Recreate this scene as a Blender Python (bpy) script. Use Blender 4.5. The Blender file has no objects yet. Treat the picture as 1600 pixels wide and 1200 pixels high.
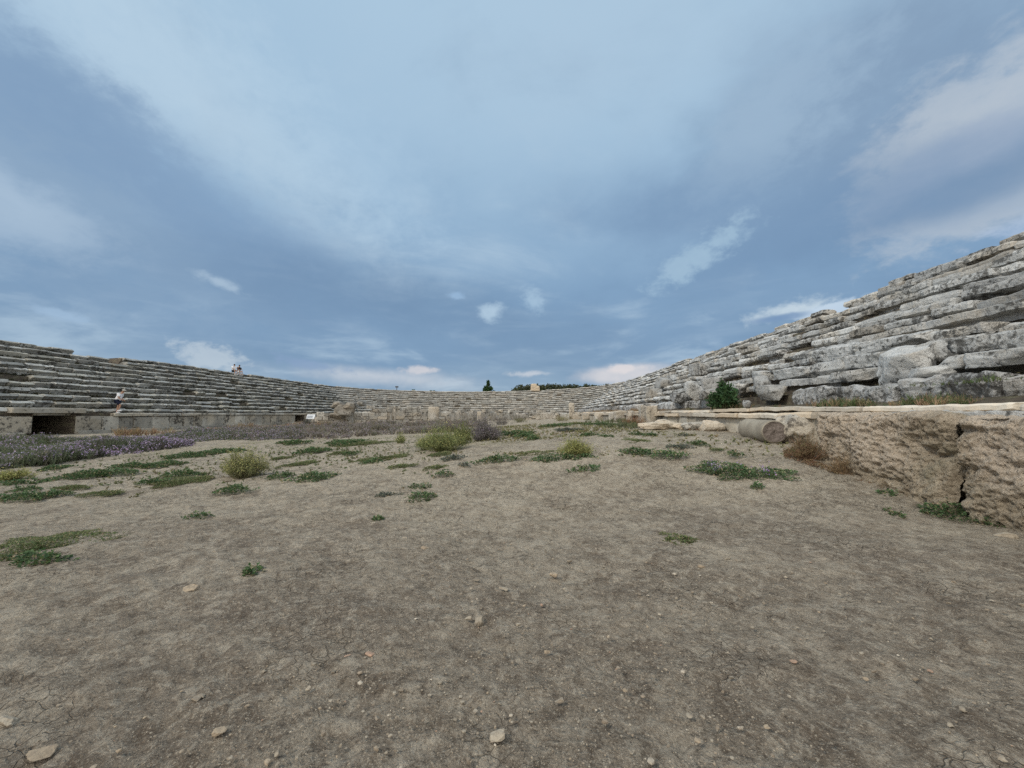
import bpy, bmesh, math, random
import numpy as np
from mathutils import Vector, Matrix

# ------------------------------------------------------------------ camera, sky, sun, exposure
scene = bpy.context.scene
C = scene.collection
FPX = 600.0; HOR = 646.0; EYE = 1.55
PITCH = math.atan((HOR - 600) / FPX)
cam_d = bpy.data.cameras.new("camera"); cam = bpy.data.objects.new("camera", cam_d); C.objects.link(cam)
cam_d.sensor_width = 36; cam_d.lens = 36 * FPX / 1600; cam_d.clip_start = 0.05; cam_d.clip_end = 6000
cam.location = (0, 0, EYE); cam.rotation_euler = (math.pi / 2 + PITCH, 0, 0)
scene.camera = cam
scene.view_settings.view_transform = 'Standard'; scene.view_settings.look = 'None'
scene.view_settings.exposure = 0.3; scene.view_settings.gamma = 1
scene.cycles.max_bounces = 5; scene.cycles.use_adaptive_sampling = True
try: scene.cycles.use_denoising = False
except Exception: pass

SUN_EL, SUN_AZ = math.radians(46), math.radians(-118)      # azimuth clockwise from +Y
sd = bpy.data.lights.new("sun", 'SUN'); sun = bpy.data.objects.new("sun", sd); C.objects.link(sun)
sd.energy = 1.5; sd.angle = math.radians(10); sd.color = (1.0, 0.93, 0.82)
_dir = Vector((math.cos(SUN_EL) * math.sin(SUN_AZ), math.cos(SUN_EL) * math.cos(SUN_AZ), math.sin(SUN_EL)))
sun.rotation_euler = _dir.to_track_quat('Z', 'Y').to_euler()
sun.location = (0, 0, 40)

def srgb(r, g, b):
    f = lambda c: (c / 255 / 12.92) if c / 255 <= 0.04045 else ((c / 255 + 0.055) / 1.055) ** 2.4
    return (f(r), f(g), f(b), 1.0)

def ray(px, py):
    dx, dy = (px - 800) / FPX, (600 - py) / FPX
    cp, sp = math.cos(PITCH), math.sin(PITCH)
    return np.array([dx, cp - dy * sp, sp + dy * cp])

class NT:
    """small helper that writes shader nodes as expressions"""
    def __init__(s, tree): s.t = tree; s.n = tree.nodes; s.l = tree.links
    def node(s, typ, **kw):
        n = s.n.new(typ)
        for k, v in kw.items(): setattr(n, k, v)
        return n
    def put(s, sock, v):
        if hasattr(v, 'links') or isinstance(v, bpy.types.NodeSocket): s.l.new(v, sock)
        else: sock.default_value = v
    def m(s, op, a, b=None, c=None, clamp=False):
        n = s.node('ShaderNodeMath', operation=op); n.use_clamp = clamp
        s.put(n.inputs[0], a)
        if b is not None: s.put(n.inputs[1], b)
        if c is not None: s.put(n.inputs[2], c)
        return n.outputs[0]
    def mix(s, f, a, b, mode='MIX'):
        n = s.node('ShaderNodeMix', data_type='RGBA', blend_type=mode)
        s.put(n.inputs[0], f); s.put(n.inputs[6], a); s.put(n.inputs[7], b)
        return n.outputs[2]
    def ramp(s, f, stops, interp='LINEAR'):
        n = s.node('ShaderNodeValToRGB'); cr = n.color_ramp; cr.interpolation = interp
        while len(cr.elements) < len(stops): cr.elements.new(0.5)
        for e, (p, c) in zip(cr.elements, stops):
            e.position = p; e.color = c if isinstance(c, tuple) else (c, c, c, 1)
        s.put(n.inputs[0], f); return n.outputs[0]
    def noise(s, vec, scale, detail=4, rough=0.55, dist=0.0):
        n = s.node('ShaderNodeTexNoise'); s.put(n.inputs['Vector'], vec)
        n.inputs['Scale'].default_value = scale; n.inputs['Detail'].default_value = detail
        n.inputs['Roughness'].default_value = rough; n.inputs['Distortion'].default_value = dist
        return n.outputs['Fac']
    def voro(s, vec, scale, feature='F1', out='Distance'):
        n = s.node('ShaderNodeTexVoronoi', feature=feature); s.put(n.inputs['Vector'], vec)
        n.inputs['Scale'].default_value = scale
        return n.outputs[out]
    def smooth(s, v, a, b):
        n = s.node('ShaderNodeMapRange', interpolation_type='SMOOTHSTEP'); s.put(n.inputs[0], v)
        n.inputs[1].default_value = a; n.inputs[2].default_value = b
        n.inputs[3].default_value = 0; n.inputs[4].default_value = 1
        return n.outputs[0]
    def vscale(s, vec, sc):
        n = s.node('ShaderNodeVectorMath', operation='MULTIPLY'); s.put(n.inputs[0], vec)
        n.inputs[1].default_value = sc; return n.outputs[0]

# --- sky
world = bpy.data.worlds.new("World"); scene.world = world; world.use_nodes = True
T = NT(world.node_tree); T.n.clear()
out = T.node('ShaderNodeOutputWorld'); bg = T.node('ShaderNodeBackground'); T.l.new(bg.outputs[0], out.inputs[0])
bg.inputs[1].default_value = 0.1
sky = T.node('ShaderNodeTexSky', sky_type='NISHITA'); sky.sun_disc = False
sky.sun_elevation = SUN_EL; sky.sun_rotation = SUN_AZ % (2 * math.pi)
SKYK = 0.86                                                      # undoes the exposure set above
tc = T.node('ShaderNodeTexCoord'); D = tc.outputs['Generated']
sx = T.node('ShaderNodeSeparateXYZ'); T.l.new(D, sx.inputs[0]); X, Y, Z = sx.outputs
el = T.m('ARCSINE', T.m('MINIMUM', T.m('MAXIMUM', Z, -1), 1))
az = T.m('ARCTAN2', X, Y)
# noise that warps cloud edges; streaky towards the horizon (z stretched)
wv = T.vscale(D, (1, 1, 1.7))
n1 = T.noise(wv, 2.6, 7, 0.5, 0.25)
n2 = T.noise(wv, 9.0, 7, 0.6, 0.2)
n4 = T.noise(T.vscale(D, (1, 1, 1.5)), 24.0, 7, 0.62, 0.2)
n3 = T.noise(T.vscale(D, (1, 1, 6.0)), 5.0, 5, 0.55, 0.4)
nn = T.m('ADD', T.m('MULTIPLY', T.m('SUBTRACT', n1, 0.5), 1.0), T.m('MULTIPLY', T.m('SUBTRACT', n2, 0.5), 0.6))
nm = T.m('ADD', nn, T.m('MULTIPLY', T.m('SUBTRACT', n4, 0.5), .8))
ns = T.m('ADD', T.m('MULTIPLY', T.m('SUBTRACT', n4, 0.5), 1.9), T.m('MULTIPLY', T.m('SUBTRACT', n2, 0.5), .9))
e01 = T.m('DIVIDE', T.m('ADD', el, T.m('MULTIPLY', T.m('SUBTRACT', n1, .5), 0.22)), 1.2, clamp=True)
SKYC = [(0.0, srgb(160, 178, 198)), (0.045, srgb(140, 163, 188)), (0.12, srgb(124, 151, 182)), (0.25, srgb(129, 158, 190)),
        (0.38, srgb(146, 174, 203)), (0.55, srgb(164, 190, 215)), (0.75, srgb(172, 197, 220)), (1.0, srgb(170, 195, 218))]
col = T.ramp(e01, SKYC)
# a cloud deck seen in perspective: noise laid on a level sheet above the stadium
zz_ = T.m('ADD', T.m('MAXIMUM', Z, 0.0), 0.16); pv = T.node('ShaderNodeCombineXYZ')
T.l.new(T.m('DIVIDE', X, zz_), pv.inputs[0]); T.l.new(T.m('DIVIDE', Y, zz_), pv.inputs[1]); pv.inputs[2].default_value = 3.7
dk = T.noise(pv.outputs[0], 0.75, 9, 0.56, 0.7); dk2 = T.noise(pv.outputs[0], 2.4, 8, 0.6, 0.5)
dsum = T.m('ADD', T.m('MULTIPLY', dk, .7), T.m('MULTIPLY', dk2, .3))
col = T.mix(T.m('MULTIPLY', T.smooth(dsum, .50, .66), .50), col, srgb(186, 204, 222))
col = T.mix(T.m('MULTIPLY', T.smooth(dsum, .50, .36), .40), col, srgb(112, 140, 172))
def ae(px, py):
    d = ray(px, py); d /= np.linalg.norm(d)
    return math.atan2(d[0], d[1]), math.asin(d[2])
def blob(px, py, rx, ry, rot, colr, amt, soft=0.7, warp=1.0, nz=None):
    """a cloud bank around one direction of the sky; rx, ry in degrees"""
    global col
    c0 = ray(px, py); c0 /= np.linalg.norm(c0); eu = np.cross(c0, (0, 0, 1)); eu /= np.linalg.norm(eu); ev = np.cross(eu, c0)
    c, s_ = math.cos(math.radians(rot)), math.sin(math.radians(rot)); e1 = (eu * c + ev * s_) / math.sin(math.radians(rx)); e2 = (ev * c - eu * s_) / math.sin(math.radians(ry))
    def dot(v):
        n = T.node('ShaderNodeVectorMath', operation='DOT_PRODUCT'); T.l.new(D, n.inputs[0]); n.inputs[1].default_value = tuple(float(q) for q in v); return n.outputs['Value']
    u, v = dot(e1), dot(e2)
    d = T.m('SQRT', T.m('ADD', T.m('MULTIPLY', u, u), T.m('MULTIPLY', v, v)))
    d = T.m('ADD', T.m('ADD', d, T.m('MULTIPLY', T.smooth(dot(c0), .15, -.15), 9.0)), T.m('MULTIPLY', nz or (ns if rx < 8 else nn), warp))
    f = T.m('MULTIPLY', T.m('SUBTRACT', 1.0, T.smooth(d, .95 - soft * 1.0, 1.15)), amt)
    f = T.m('MULTIPLY', f, T.m('ADD', .72, T.m('MULTIPLY', n4, .56)), clamp=True)
    col = T.mix(f, col, srgb(*colr))
blob(300, 150, 30, 10, -24, (196, 214, 230), .55, .95, 1.2, nm)
blob(560, 260, 16, 7, -30, (176, 200, 223), .5, .9, 1.4, nm)          # bright veil, upper left
blob(900, 60, 30, 14, 0, (174, 196, 218), .6, .9)
blob(60, 250, 24, 9.5, -30, (138, 162, 190), .9, .6, 1.2, nm)    # dark bank, left edge
blob(330, 330, 24, 6, -28, (126, 153, 186), .7, .7, 1.6, nm)
blob(20, 330, 9, 4, -10, (174, 192, 213), .8, .8, 1.3, nm)
blob(1400, 130, 24, 12, 10, (130, 152, 180), .75, .9)
blob(1180, 215, 10, 5, 35, (158, 180, 204), .75, .8, 1.9, nm)
blob(1575, 225, 10.5, 6.5, 30, (180, 189, 203), .9, .35, 1.3, nm)
blob(1500, 262, 7, 3.0, 20, (164, 176, 198), .7, .6, 1.2, nm)
blob(1500, 300, 8, 2.0, 8, (118, 142, 170), .6, .8)    # lilac cloud, right edge
blob(1330, 340, 26, 5, 5, (112, 140, 174), .6, .9)
blob(600, 470, 42, 7, -4, (114, 141, 173), .75, .95)
blob(1050, 330, 26, 7, -8, (122, 149, 182), .65, .95)
blob(1095, 400, 7.5, 2.1, 28, (160, 185, 208), .9, .75, 1.4)
blob(1590, 365, 3, 1.6, 10, (170, 186, 212), .7, .6, 1.5)
blob(835, 472, 2.1, 2.2, 60, (164, 188, 212), .9, .75, 1.2)
blob(766, 487, 2.3, 1.5, 20, (174, 195, 216), .95, .7, 1.0)
blob(711, 462, 1.6, .6, 0, (150, 178, 210), .9, .8, 1.3)
blob(343, 441, 2.8, .8, -14, (174, 192, 212), .75, .9, 1.2)
blob(90, 490, 2.6, .6, -14, (160, 184, 212), .7, .8, 1.4)
blob(1235, 484, 5, 1.15, 8, (198, 210, 222), .9, .9, 1.4)
blob(1310, 481, 3.5, .9, 12, (196, 210, 228), .9, .7, 1.5)
blob(1215, 497, 3.0, .5, 3, (120, 146, 182), .9, .6, .8)
blob(330, 560, 3.2, 1.6, -8, (200, 208, 218), .6, .7, 1.7)
blob(590, 588, 15, 2.0, -2, (196, 200, 211), .9, .8, 1.5)
blob(660, 578, 3.0, .7, 0, (214, 208, 213), .8, .7, 1.2)
blob(480, 568, 5.0, .9, -8, (134, 156, 190), .75, .7, 1.3)
blob(975, 585, 8.5, 1.6, 3, (206, 203, 210), .95, .7, 1.7)
blob(975, 575, 3.2, .7, 4, (224, 214, 216), .85, .7, 1.4)
blob(830, 584, 4.5, .55, 2, (200, 202, 212), .8, .7, 1.2)
col = T.mix(T.m('MULTIPLY', T.m('MULTIPLY', T.smooth(n3, .5, .75), T.smooth(el, .45, .1)), .15), col, srgb(186, 202, 220))
col = T.mix(1.0, col, (SKYK * .965, SKYK * 1.0, SKYK * .985, 1), 'MULTIPLY')
behind = T.smooth(Y, 0.1, -0.5)                                   # unseen sky behind the camera, brightened and warmed as added fill light
col = T.mix(T.m('MULTIPLY', behind, .85), col, (1.15, 1.08, 0.98, 1))
cl10 = T.mix(1.0, col, (10, 10, 10, 1), 'MULTIPLY')
T.l.new(T.mix(0.96, sky.outputs[0], cl10), bg.inputs[0])

# ------------------------------------------------------------------ numbers: noise, ground, stadium plan
rng = np.random.default_rng(7); random.seed(7)
def vnoise(P, seed=0):
    P = np.asarray(P, dtype=np.float64); i = np.floor(P).astype(np.int64); f = P - i; f = f * f * (3 - 2 * f)
    def h(a, b, c):
        n = (a * 73856093) ^ (b * 19349663) ^ (c * 83492791) ^ (seed * 2654435761 & 0x7fffffff)
        n = (n ^ (n >> 13)) * 1274126177 & 0x7fffffff
        n = (n ^ (n >> 16)) * 668265263 & 0x7fffffff
        return ((n ^ (n >> 15)) & 0xffff) / 32767.5 - 1
    r = 0
    for a in (0, 1):
        wa = f[..., 0] if a else 1 - f[..., 0]
        for b in (0, 1):
            wb = f[..., 1] if b else 1 - f[..., 1]
            for c in (0, 1):
                wc = f[..., 2] if c else 1 - f[..., 2]
                r = r + wa * wb * wc * h(i[..., 0] + a, i[..., 1] + b, i[..., 2] + c)
    return r
def fbm(P, octv=3, seed=0, gain=.5):
    r = 0; a = 1; P = np.asarray(P)
    for k in range(octv): r = r + a * vnoise(P * 2 ** k + 17.3 * k, seed + k); a *= gain
    return r
def vfbm(P, octv=3, seed=0, gain=.5): return np.stack([fbm(P, octv, seed + 31 * k, gain) for k in range(3)], -1)

TH = math.atan(30 / 600.0); CT, ST = math.cos(TH), math.sin(TH)
def lt2xy(l, t): return l * CT + t * ST, -l * ST + t * CT
def xy2lt(x, y): return x * CT - y * ST, x * ST + y * CT
def gh(x, y):
    l, t = xy2lt(np.asarray(x, float), np.asarray(y, float))
    A = np.interp(t, [5.2, 5.9, 6.9, 8.1, 8.8, 10, 12, 16, 25, 45, 60, 80], [0, .03, .18, .42, .58, .75, .84, .92, .92, .8, .7, .3])
    B = np.clip((l + 9) / 13, 0, 1); B = B * B * (3 - 2 * B)
    c = .15 * np.clip((t - 5) / 15, 0, 1)
    return c + (A - c) * B * (A > c) + np.where((t > 5), 0, 0)
def gpix(px, py):
    """point of the ground seen in direction px, py"""
    d = ray(px, py); s = .5
    while s < 400:
        p = d * s
        if EYE + p[2] < float(gh(p[0], p[1])): break
        s *= 1.01
    return np.array([p[0], p[1], float(gh(p[0], p[1]))])

LW, RW, CR, CTT = -31.0, 7.0, 19.0, 70.0
CL = (LW + RW) / 2; S1 = CTT + math.pi * CR
def path(s, d=0.0):
    """point (l,t), tangent and outward normal of the inner wall line at arc s, d metres behind it"""
    if s <= CTT: p, Tn, N = (LW, s), (0, 1), (-1, 0)
    elif s < S1:
        a = (s - CTT) / CR; N = (-math.cos(a), math.sin(a)); Tn = (math.sin(a), math.cos(a)); p = (CL + CR * N[0], CTT + CR * N[1])
    else: p, Tn, N = (RW, CTT - (s - S1)), (0, -1), (1, 0)
    return np.array([p[0] + N[0] * d, p[1] + N[1] * d]), np.array(Tn, float), np.array(N, float)
def blend(s): return min(1, max(0, (s - CTT) / (S1 - CTT)))
def h0(s): return 1.9 + .36 * blend(s)
def d0(s): return .25 + 1.05 * blend(s)
RISE, RUN = .465, .73
def toprow(s):
    if s <= S1:
        t = s
        if 30.3 < t < 33.3: return 10
        if 33.3 <= t < 34.8: return 9
        if 67.5 < t < 69: return 10
        return 11
    t = CTT - (s - S1)
    if t < 18.9: return 12
    if t < 19.7: return 11
    if t < 22.5: return 9
    if 22.5 < t < 26: return 11
    if 41 < t < 46: return 11
    return 10

# ------------------------------------------------------------------ mesh and object helpers
def tag(o, label=None, cat=None, group=None, kind=None):
    for k, v in (('label', label), ('category', cat), ('group', group), ('kind', kind)):
        if v: o[k] = v
    return o
def mesh(name, V, Fs, mat, col=None, parent=None, smooth=False, loc=None):
    """V (n,3); Fs list of int arrays (m,k); col (n,3)"""
    V = np.asarray(V, dtype=np.float64)
    if loc is not None: V = V - np.asarray(loc)
    elif parent is not None: V = V - np.asarray(parent['o_loc'])
    me = bpy.data.meshes.new(name); me.vertices.add(len(V)); me.vertices.foreach_set('co', V.astype(np.float32).ravel())
    Fs = [np.asarray(f, dtype=np.int32) for f in Fs if len(f)]
    idx = np.concatenate([f.ravel() for f in Fs]); tot = np.concatenate([np.full(len(f), f.shape[1], np.int32) for f in Fs])
    me.loops.add(len(idx)); me.loops.foreach_set('vertex_index', idx)
    me.polygons.add(len(tot)); me.polygons.foreach_set('loop_start', np.concatenate([[0], np.cumsum(tot)[:-1]]).astype(np.int32))
    me.polygons.foreach_set('loop_total', tot)
    me.polygons.foreach_set('use_smooth', np.full(len(tot), smooth))
    if col is not None:
        a = me.color_attributes.new('col', 'FLOAT_COLOR', 'POINT'); c = np.ones((len(V), 4), np.float32); c[:, :3] = col
        a.data.foreach_set('color', c.ravel())
    me.update(); me.validate(); me.materials.append(mat)
    o = bpy.data.objects.new(name, me); C.objects.link(o)
    if parent is not None: o.parent = parent
    if loc is not None: o.location = loc
    return o
def empty(name, loc, **kw):
    o = bpy.data.objects.new(name, None); C.objects.link(o); o.location = loc; o['o_loc'] = [float(v) for v in loc]; o.empty_display_size = .2
    return tag(o, **kw)
class Acc:
    def __init__(s): s.V = []; s.F = {}; s.c = []; s.n = 0
    def add(s, V, Fs, col):
        V = np.asarray(V); s.V.append(V)
        for f in Fs:
            f = np.asarray(f); s.F.setdefault(f.shape[1], []).append(f + s.n)
        col = np.asarray(col, float); s.c.append(np.broadcast_to(col, (len(V), 3))); s.n += len(V)
    def build(s, name, mat, parent=None, smooth=False, loc=None):
        return mesh(name, np.concatenate(s.V), [np.concatenate(v) for v in s.F.values()], mat, np.concatenate(s.c), parent, smooth, loc)

def tube(P, rings, n, caps=True):
    """quads of a tube of `rings` rings with n points"""
    a = np.arange(rings - 1)[:, None] * n; k = np.arange(n)[None, :]; k2 = (k + 1) % n
    q = np.stack([a + k, a + k2, a + n + k2, a + n + k], -1).reshape(-1, 4)
    return q
def resample(poly, n):
    poly = np.asarray(poly, float); p = np.vstack([poly, poly[:1]]); L = np.r_[0, np.cumsum(np.linalg.norm(np.diff(p, axis=0), axis=1))]
    t = np.linspace(0, L[-1], n, endpoint=False)
    return np.stack([np.interp(t, L, p[:, 0]), np.interp(t, L, p[:, 1])], -1)

def block(acc, s, L, d, z, prof, amp, res, tilt=0., yaw=0., seed=0, col=(.5, .5, .5), er=.05, xf=None, roll=0.):
    """one weathered block: profile (d,z) swept L metres along the plan; er = rounding of its ends"""
    per = np.linalg.norm(np.diff(np.vstack([prof, prof[:1]]), axis=0), axis=1).sum()
    n = max(9, int(per / res)); pr = resample(prof, n)
    nr = max(3, int(L / res)) + 1
    u = np.linspace(-L / 2, L / 2, nr); u = np.r_[u[0], u[0] + min(er, L * .1), u[1:-1], u[-1] - min(er, L * .1), u[-1]] if nr > 3 else u
    cen = pr.mean(0); sc = np.ones(len(u)); sc[0] = sc[-1] = 1 - er * 1.6
    if len(u) > 4: sc[0] = sc[-1] = 1 - er * 2.2
    Q = cen + (pr[None] - cen) * sc[:, None, None]
    U = np.broadcast_to(u[:, None], Q.shape[:2])
    cu, su = math.cos(yaw), math.sin(yaw)
    dd = Q[..., 0]; zz = Q[..., 1] + U * tilt + (dd - cen[0]) * roll
    uu = U * cu - dd * su; dd = U * su + dd * cu
    P2, Tn, N = path(s, d) if xf is None else xf
    l = P2[0] + uu * Tn[0] + dd * N[0]; t = P2[1] + uu * Tn[1] + dd * N[1]
    x, y = lt2xy(l, t); V = np.stack([x, y, z + zz], -1).reshape(-1, 3)
    # ends, closed with a fan
    R = len(u)
    c0 = V[:n].mean(0); c1 = V[-n:].mean(0); V = np.vstack([V, c0, c1]); m = R * n
    V = V + amp * (vfbm(V * 1.7, 2, seed) * .6 + vfbm(V * 6.1 + seed, 2, seed + 5) * .45)
    k = np.arange(n); k2 = (k + 1) % n
    tr = np.vstack([np.stack([k2, k, np.full(n, m)], -1), np.stack([k + m - n, k2 + m - n, np.full(n, m + 1)], -1)])
    acc.add(V, [tube(None, R, n), tr], col)

def rock(size, seed, n=8, cuts=7, amp=.08, flat=.75, keep=.62):
    """chiselled stone of half-extents `size` about the origin"""
    r = np.random.default_rng(seed); g = np.linspace(-1, 1, n + 1); a, b = np.meshgrid(g, g, indexing='ij'); one = np.ones_like(a)
    V = []; F = []; o = 0; k = np.arange(n)
    for ax in range(3):
        for sgn in (-1, 1):
            P = np.zeros(a.shape + (3,)); P[..., ax] = sgn; P[..., (ax + 1) % 3] = a; P[..., (ax + 2) % 3] = b * sgn
            V.append(P.reshape(-1, 3)); i, j = np.meshgrid(k, k, indexing='ij'); q = i * (n + 1) + j + o
            F.append(np.stack([q, q + n + 1, q + n + 2, q + 1], -1).reshape(-1, 4)); o += (n + 1) ** 2
    V = np.concatenate(V); _, fi, inv = np.unique(np.round(V * 1000).astype(int), axis=0, return_index=True, return_inverse=True); V = V[fi]; F = [inv.reshape(-1)[np.concatenate(F)]]; S = V / np.linalg.norm(V, axis=1, keepdims=True); V = S * (1 - flat) * 1.15 + V * flat
    for _ in range(cuts):
        nn_ = r.normal(size=3); nn_ /= np.linalg.norm(nn_); w = r.uniform(keep, 1.1); h = V @ nn_ - w; V = V - np.outer(np.clip(h, 0, None), nn_)
    V = V + amp * (vfbm(V * 1.3 + seed, 2, seed) + .5 * vfbm(V * 4 + seed, 2, seed + 3))
    return V * np.asarray(size), F

# ------------------------------------------------------------------ materials
def mat(name):
    m = bpy.data.materials.new(name); m.use_nodes = True; t = NT(m.node_tree); b = m.node_tree.nodes['Principled BSDF']
    b.inputs['Roughness'].default_value = .92; b.inputs['Specular IOR Level'].default_value = .18
    return m, t, b
def bump(t, b, h, dist, strength=1.0, prev=None):
    n = t.node('ShaderNodeBump'); n.inputs['Distance'].default_value = dist; n.inputs['Strength'].default_value = strength
    t.put(n.inputs['Height'], h)
    if prev is not None: t.l.new(prev, n.inputs['Normal'])
    t.l.new(n.outputs[0], b.inputs['Normal']); return n.outputs[0]
def stone(name, light, mid, dark, warm, lich=.5, wamt=.3, sc=1.0, bd=.03):
    """weathered limestone: grey and warm patches, black lichen, pits; col.r = shade of the block, col.g = warmth"""
    m, t, b = mat(name); g = t.node('ShaderNodeNewGeometry'); P = g.outputs['Position']
    at = t.node('ShaderNodeAttribute', attribute_name='col'); sp = t.node('ShaderNodeSeparateXYZ'); t.l.new(at.outputs['Vector'], sp.inputs[0])
    a = t.noise(P, 1.3 * sc, 5, .6); c = t.mix(t.smooth(a, .35, .65), mid, light)
    w = t.noise(P, .6 * sc, 4, .6, .5); wf = t.m('MULTIPLY', t.smooth(t.m('ADD', w, t.m('MULTIPLY', sp.outputs[1], .35)), .55, .78), wamt, clamp=True)
    c = t.mix(wf, c, warm)
    fine = t.noise(P, 22 * sc, 5, .7); c = t.mix(t.m('MULTIPLY', t.smooth(fine, .35, .7), .45), c, light)
    l1 = t.noise(P, 5.5 * sc, 7, .72, .4); l2 = t.noise(P, .9, 3, .5)
    lf = t.smooth(t.m('ADD', l1, t.m('MULTIPLY', t.m('SUBTRACT', l2, .5), .55)), .62 - .16 * lich, .72 - .12 * lich)
    c = t.mix(t.m('MULTIPLY', lf, .85), c, dark)
    v = t.voro(P, 13 * sc, 'F1'); pit = t.m('MULTIPLY', t.smooth(v, .25, .05), t.smooth(t.noise(P, 3, 3), .5, .65))
    c = t.mix(t.m('MULTIPLY', pit, .6), c, dark)
    sh = t.m('ADD', .62, t.m('MULTIPLY', sp.outputs[0], .76)); cc = t.node('ShaderNodeCombineXYZ')
    for k in range(3): t.l.new(sh, cc.inputs[k])
    c = t.mix(1.0, c, cc.outputs[0], 'MULTIPLY'); t.l.new(c, b.inputs['Base Color'])
    hgt = t.m('SUBTRACT', t.m('ADD', t.m('MULTIPLY', t.noise(P, 7 * sc, 8, .68), 1.2), t.m('MULTIPLY', fine, .35)), t.m('MULTIPLY', pit, .35))
    bump(t, b, hgt, bd); return m
M = {}
M['left'] = stone('stone_left', (.47, .47, .44, 1), (.31, .305, .285, 1), (.045, .043, .037, 1), (.33, .30, .22, 1), .72, .5, .8, .03)
M['podium'] = stone('stone_podium', (.42, .40, .35, 1), (.29, .275, .24, 1), (.05, .045, .04, 1), (.38, .32, .23, 1), .62, .6, .8, .02)
M['far'] = stone('stone_far', (.50, .49, .45, 1), (.34, .33, .31, 1), (.06, .06, .055, 1), (.42, .34, .25, 1), .4, .4, .8, .03)
M['right'] = stone('stone_right', (.61, .615, .60, 1), (.43, .435, .425, 1), (.07, .068, .062, 1), (.46, .39, .29, 1), .75, .6, 1.3, .07)
M['lichen'] = stone('stone_lichen', (.60, .61, .61, 1), (.34, .345, .34, 1), (.055, .053, .048, 1), (.36, .30, .22, 1), .95, .4, 1.6, .05)
M['ledge'] = stone('stone_ledge', (.52, .475, .40, 1), (.41, .37, .315, 1), (.14, .12, .10, 1), (.62, .50, .36, 1), .25, .8, 1.0, .012)
M['ruin'] = stone('stone_ruin', (.47, .45, .405, 1), (.34, .325, .29, 1), (.075, .065, .055, 1), (.46, .385, .285, 1), .5, .6, .9, .05)
M['white'] = stone('stone_white', (.52, .475, .40, 1), (.40, .355, .29, 1), (.16, .12, .09, 1), (.58, .47, .34, 1), .3, .6, 1.5, .04)

m, t, b = mat('tufa'); g = t.node('ShaderNodeNewGeometry'); P = g.outputs['Position']
sz = t.node('ShaderNodeSeparateXYZ'); t.l.new(P, sz.inputs[0])
a = t.noise(P, 2.2, 6, .65, .5); c = t.ramp(a, [(.25, (.27, .21, .145, 1)), (.42, (.39, .325, .24, 1)), (.6, (.50, .425, .32, 1)), (.8, (.60, .52, .40, 1))])
st = t.noise(t.vscale(P, (1, 1, 5)), 4, 6, .7, .6); c = t.mix(t.m('MULTIPLY', t.smooth(st, .48, .7), .5), c, (.44, .39, .30, 1))
c = t.mix(t.m('MULTIPLY', t.smooth(t.noise(P, 1.1, 3), .52, .7), .5), c, (.17, .17, .11, 1))
pk = t.noise(P, .9, 3, .5); c = t.mix(t.m('MULTIPLY', t.smooth(t.m('ADD', pk, t.m('MULTIPLY', sz.outputs[2], .30)), .66, .92), .8), c, (.66, .56, .45, 1))
f2 = t.noise(P, 30, 6, .75); pt = t.voro(P, 17, 'F1'); pm_ = t.m('MULTIPLY', t.smooth(pt, .3, .1), t.smooth(t.noise(P, 3.5, 3), .46, .6)); c = t.mix(t.m('MULTIPLY', pm_, .75), c, (.12, .09, .06, 1)); c = t.mix(t.m('MULTIPLY', t.smooth(f2, .5, .40), .5), c, (.14, .11, .075, 1))
c = t.mix(t.m('MULTIPLY', t.smooth(f2, .56, .7), .35), c, (.5, .45, .36, 1))
t.l.new(c, b.inputs['Base Color'])
bump(t, b, t.m('ADD', t.m('MULTIPLY', t.noise(P, 9, 8, .72, .4), 1.6), t.m('SUBTRACT', t.m('MULTIPLY', f2, .7), t.m('MULTIPLY', pm_, .5))), .055)
M['tufa'] = m

m, t, b = mat('dirt'); g = t.node('ShaderNodeNewGeometry'); P = g.outputs['Position']
big = t.noise(P, .30, 5, .62, .6); c = t.ramp(big, [(.3, (.205, .168, .130, 1)), (.46, (.265, .222, .172, 1)), (.6, (.335, .286, .222, 1)), (.78, (.39, .335, .258, 1))])
yv = t.node('ShaderNodeSeparateXYZ'); t.l.new(P, yv.inputs[0])
dry = t.smooth(t.m('ADD', yv.outputs[1], t.m('MULTIPLY', t.m('SUBTRACT', big, .5), 9)), 2.4, 8.0)    # paler earth further out, darker trodden earth in front
c = t.mix(t.m('MULTIPLY', dry, .62), c, (.435, .38, .29, 1))
md = t.noise(P, 1.7, 8, .7, .5); c = t.mix(t.m('MULTIPLY', t.smooth(md, .5, .66), .55), c, (.48, .42, .33, 1))
c = t.mix(t.m('MULTIPLY', t.smooth(md, .49, .34), .60), c, (.150, .115, .084, 1))
grz = t.m('MULTIPLY', t.smooth(t.noise(P, .5, 4, .6), .50, .64), t.smooth(yv.outputs[1], 8, 16)); c = t.mix(t.m('MULTIPLY', grz, .5), c, (.235, .225, .115, 1))
dp = t.noise(P, .85, 5, .62, .8); c = t.mix(t.m('MULTIPLY', t.smooth(dp, .53, .63), .36), c, (.17, .135, .10, 1)); c = t.mix(t.m('MULTIPLY', t.smooth(dp, .44, .34), .35), c, (.49, .43, .335, 1))
crust = t.noise(P, 7, 7, .74, .6); c = t.mix(t.m('MULTIPLY', t.smooth(crust, .52, .60), .55), c, (.51, .455, .365, 1)); c = t.mix(t.m('MULTIPLY', t.smooth(crust, .48, .38), .62), c, (.115, .088, .064, 1))
f1 = t.noise(P, 24, 6, .72, .4); c = t.mix(t.m('MULTIPLY', t.smooth(f1, .54, .64), .55), c, (.56, .49, .39, 1)); c = t.mix(t.m('MULTIPLY', t.smooth(f1, .46, .36), .6), c, (.10, .077, .057, 1))
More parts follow.
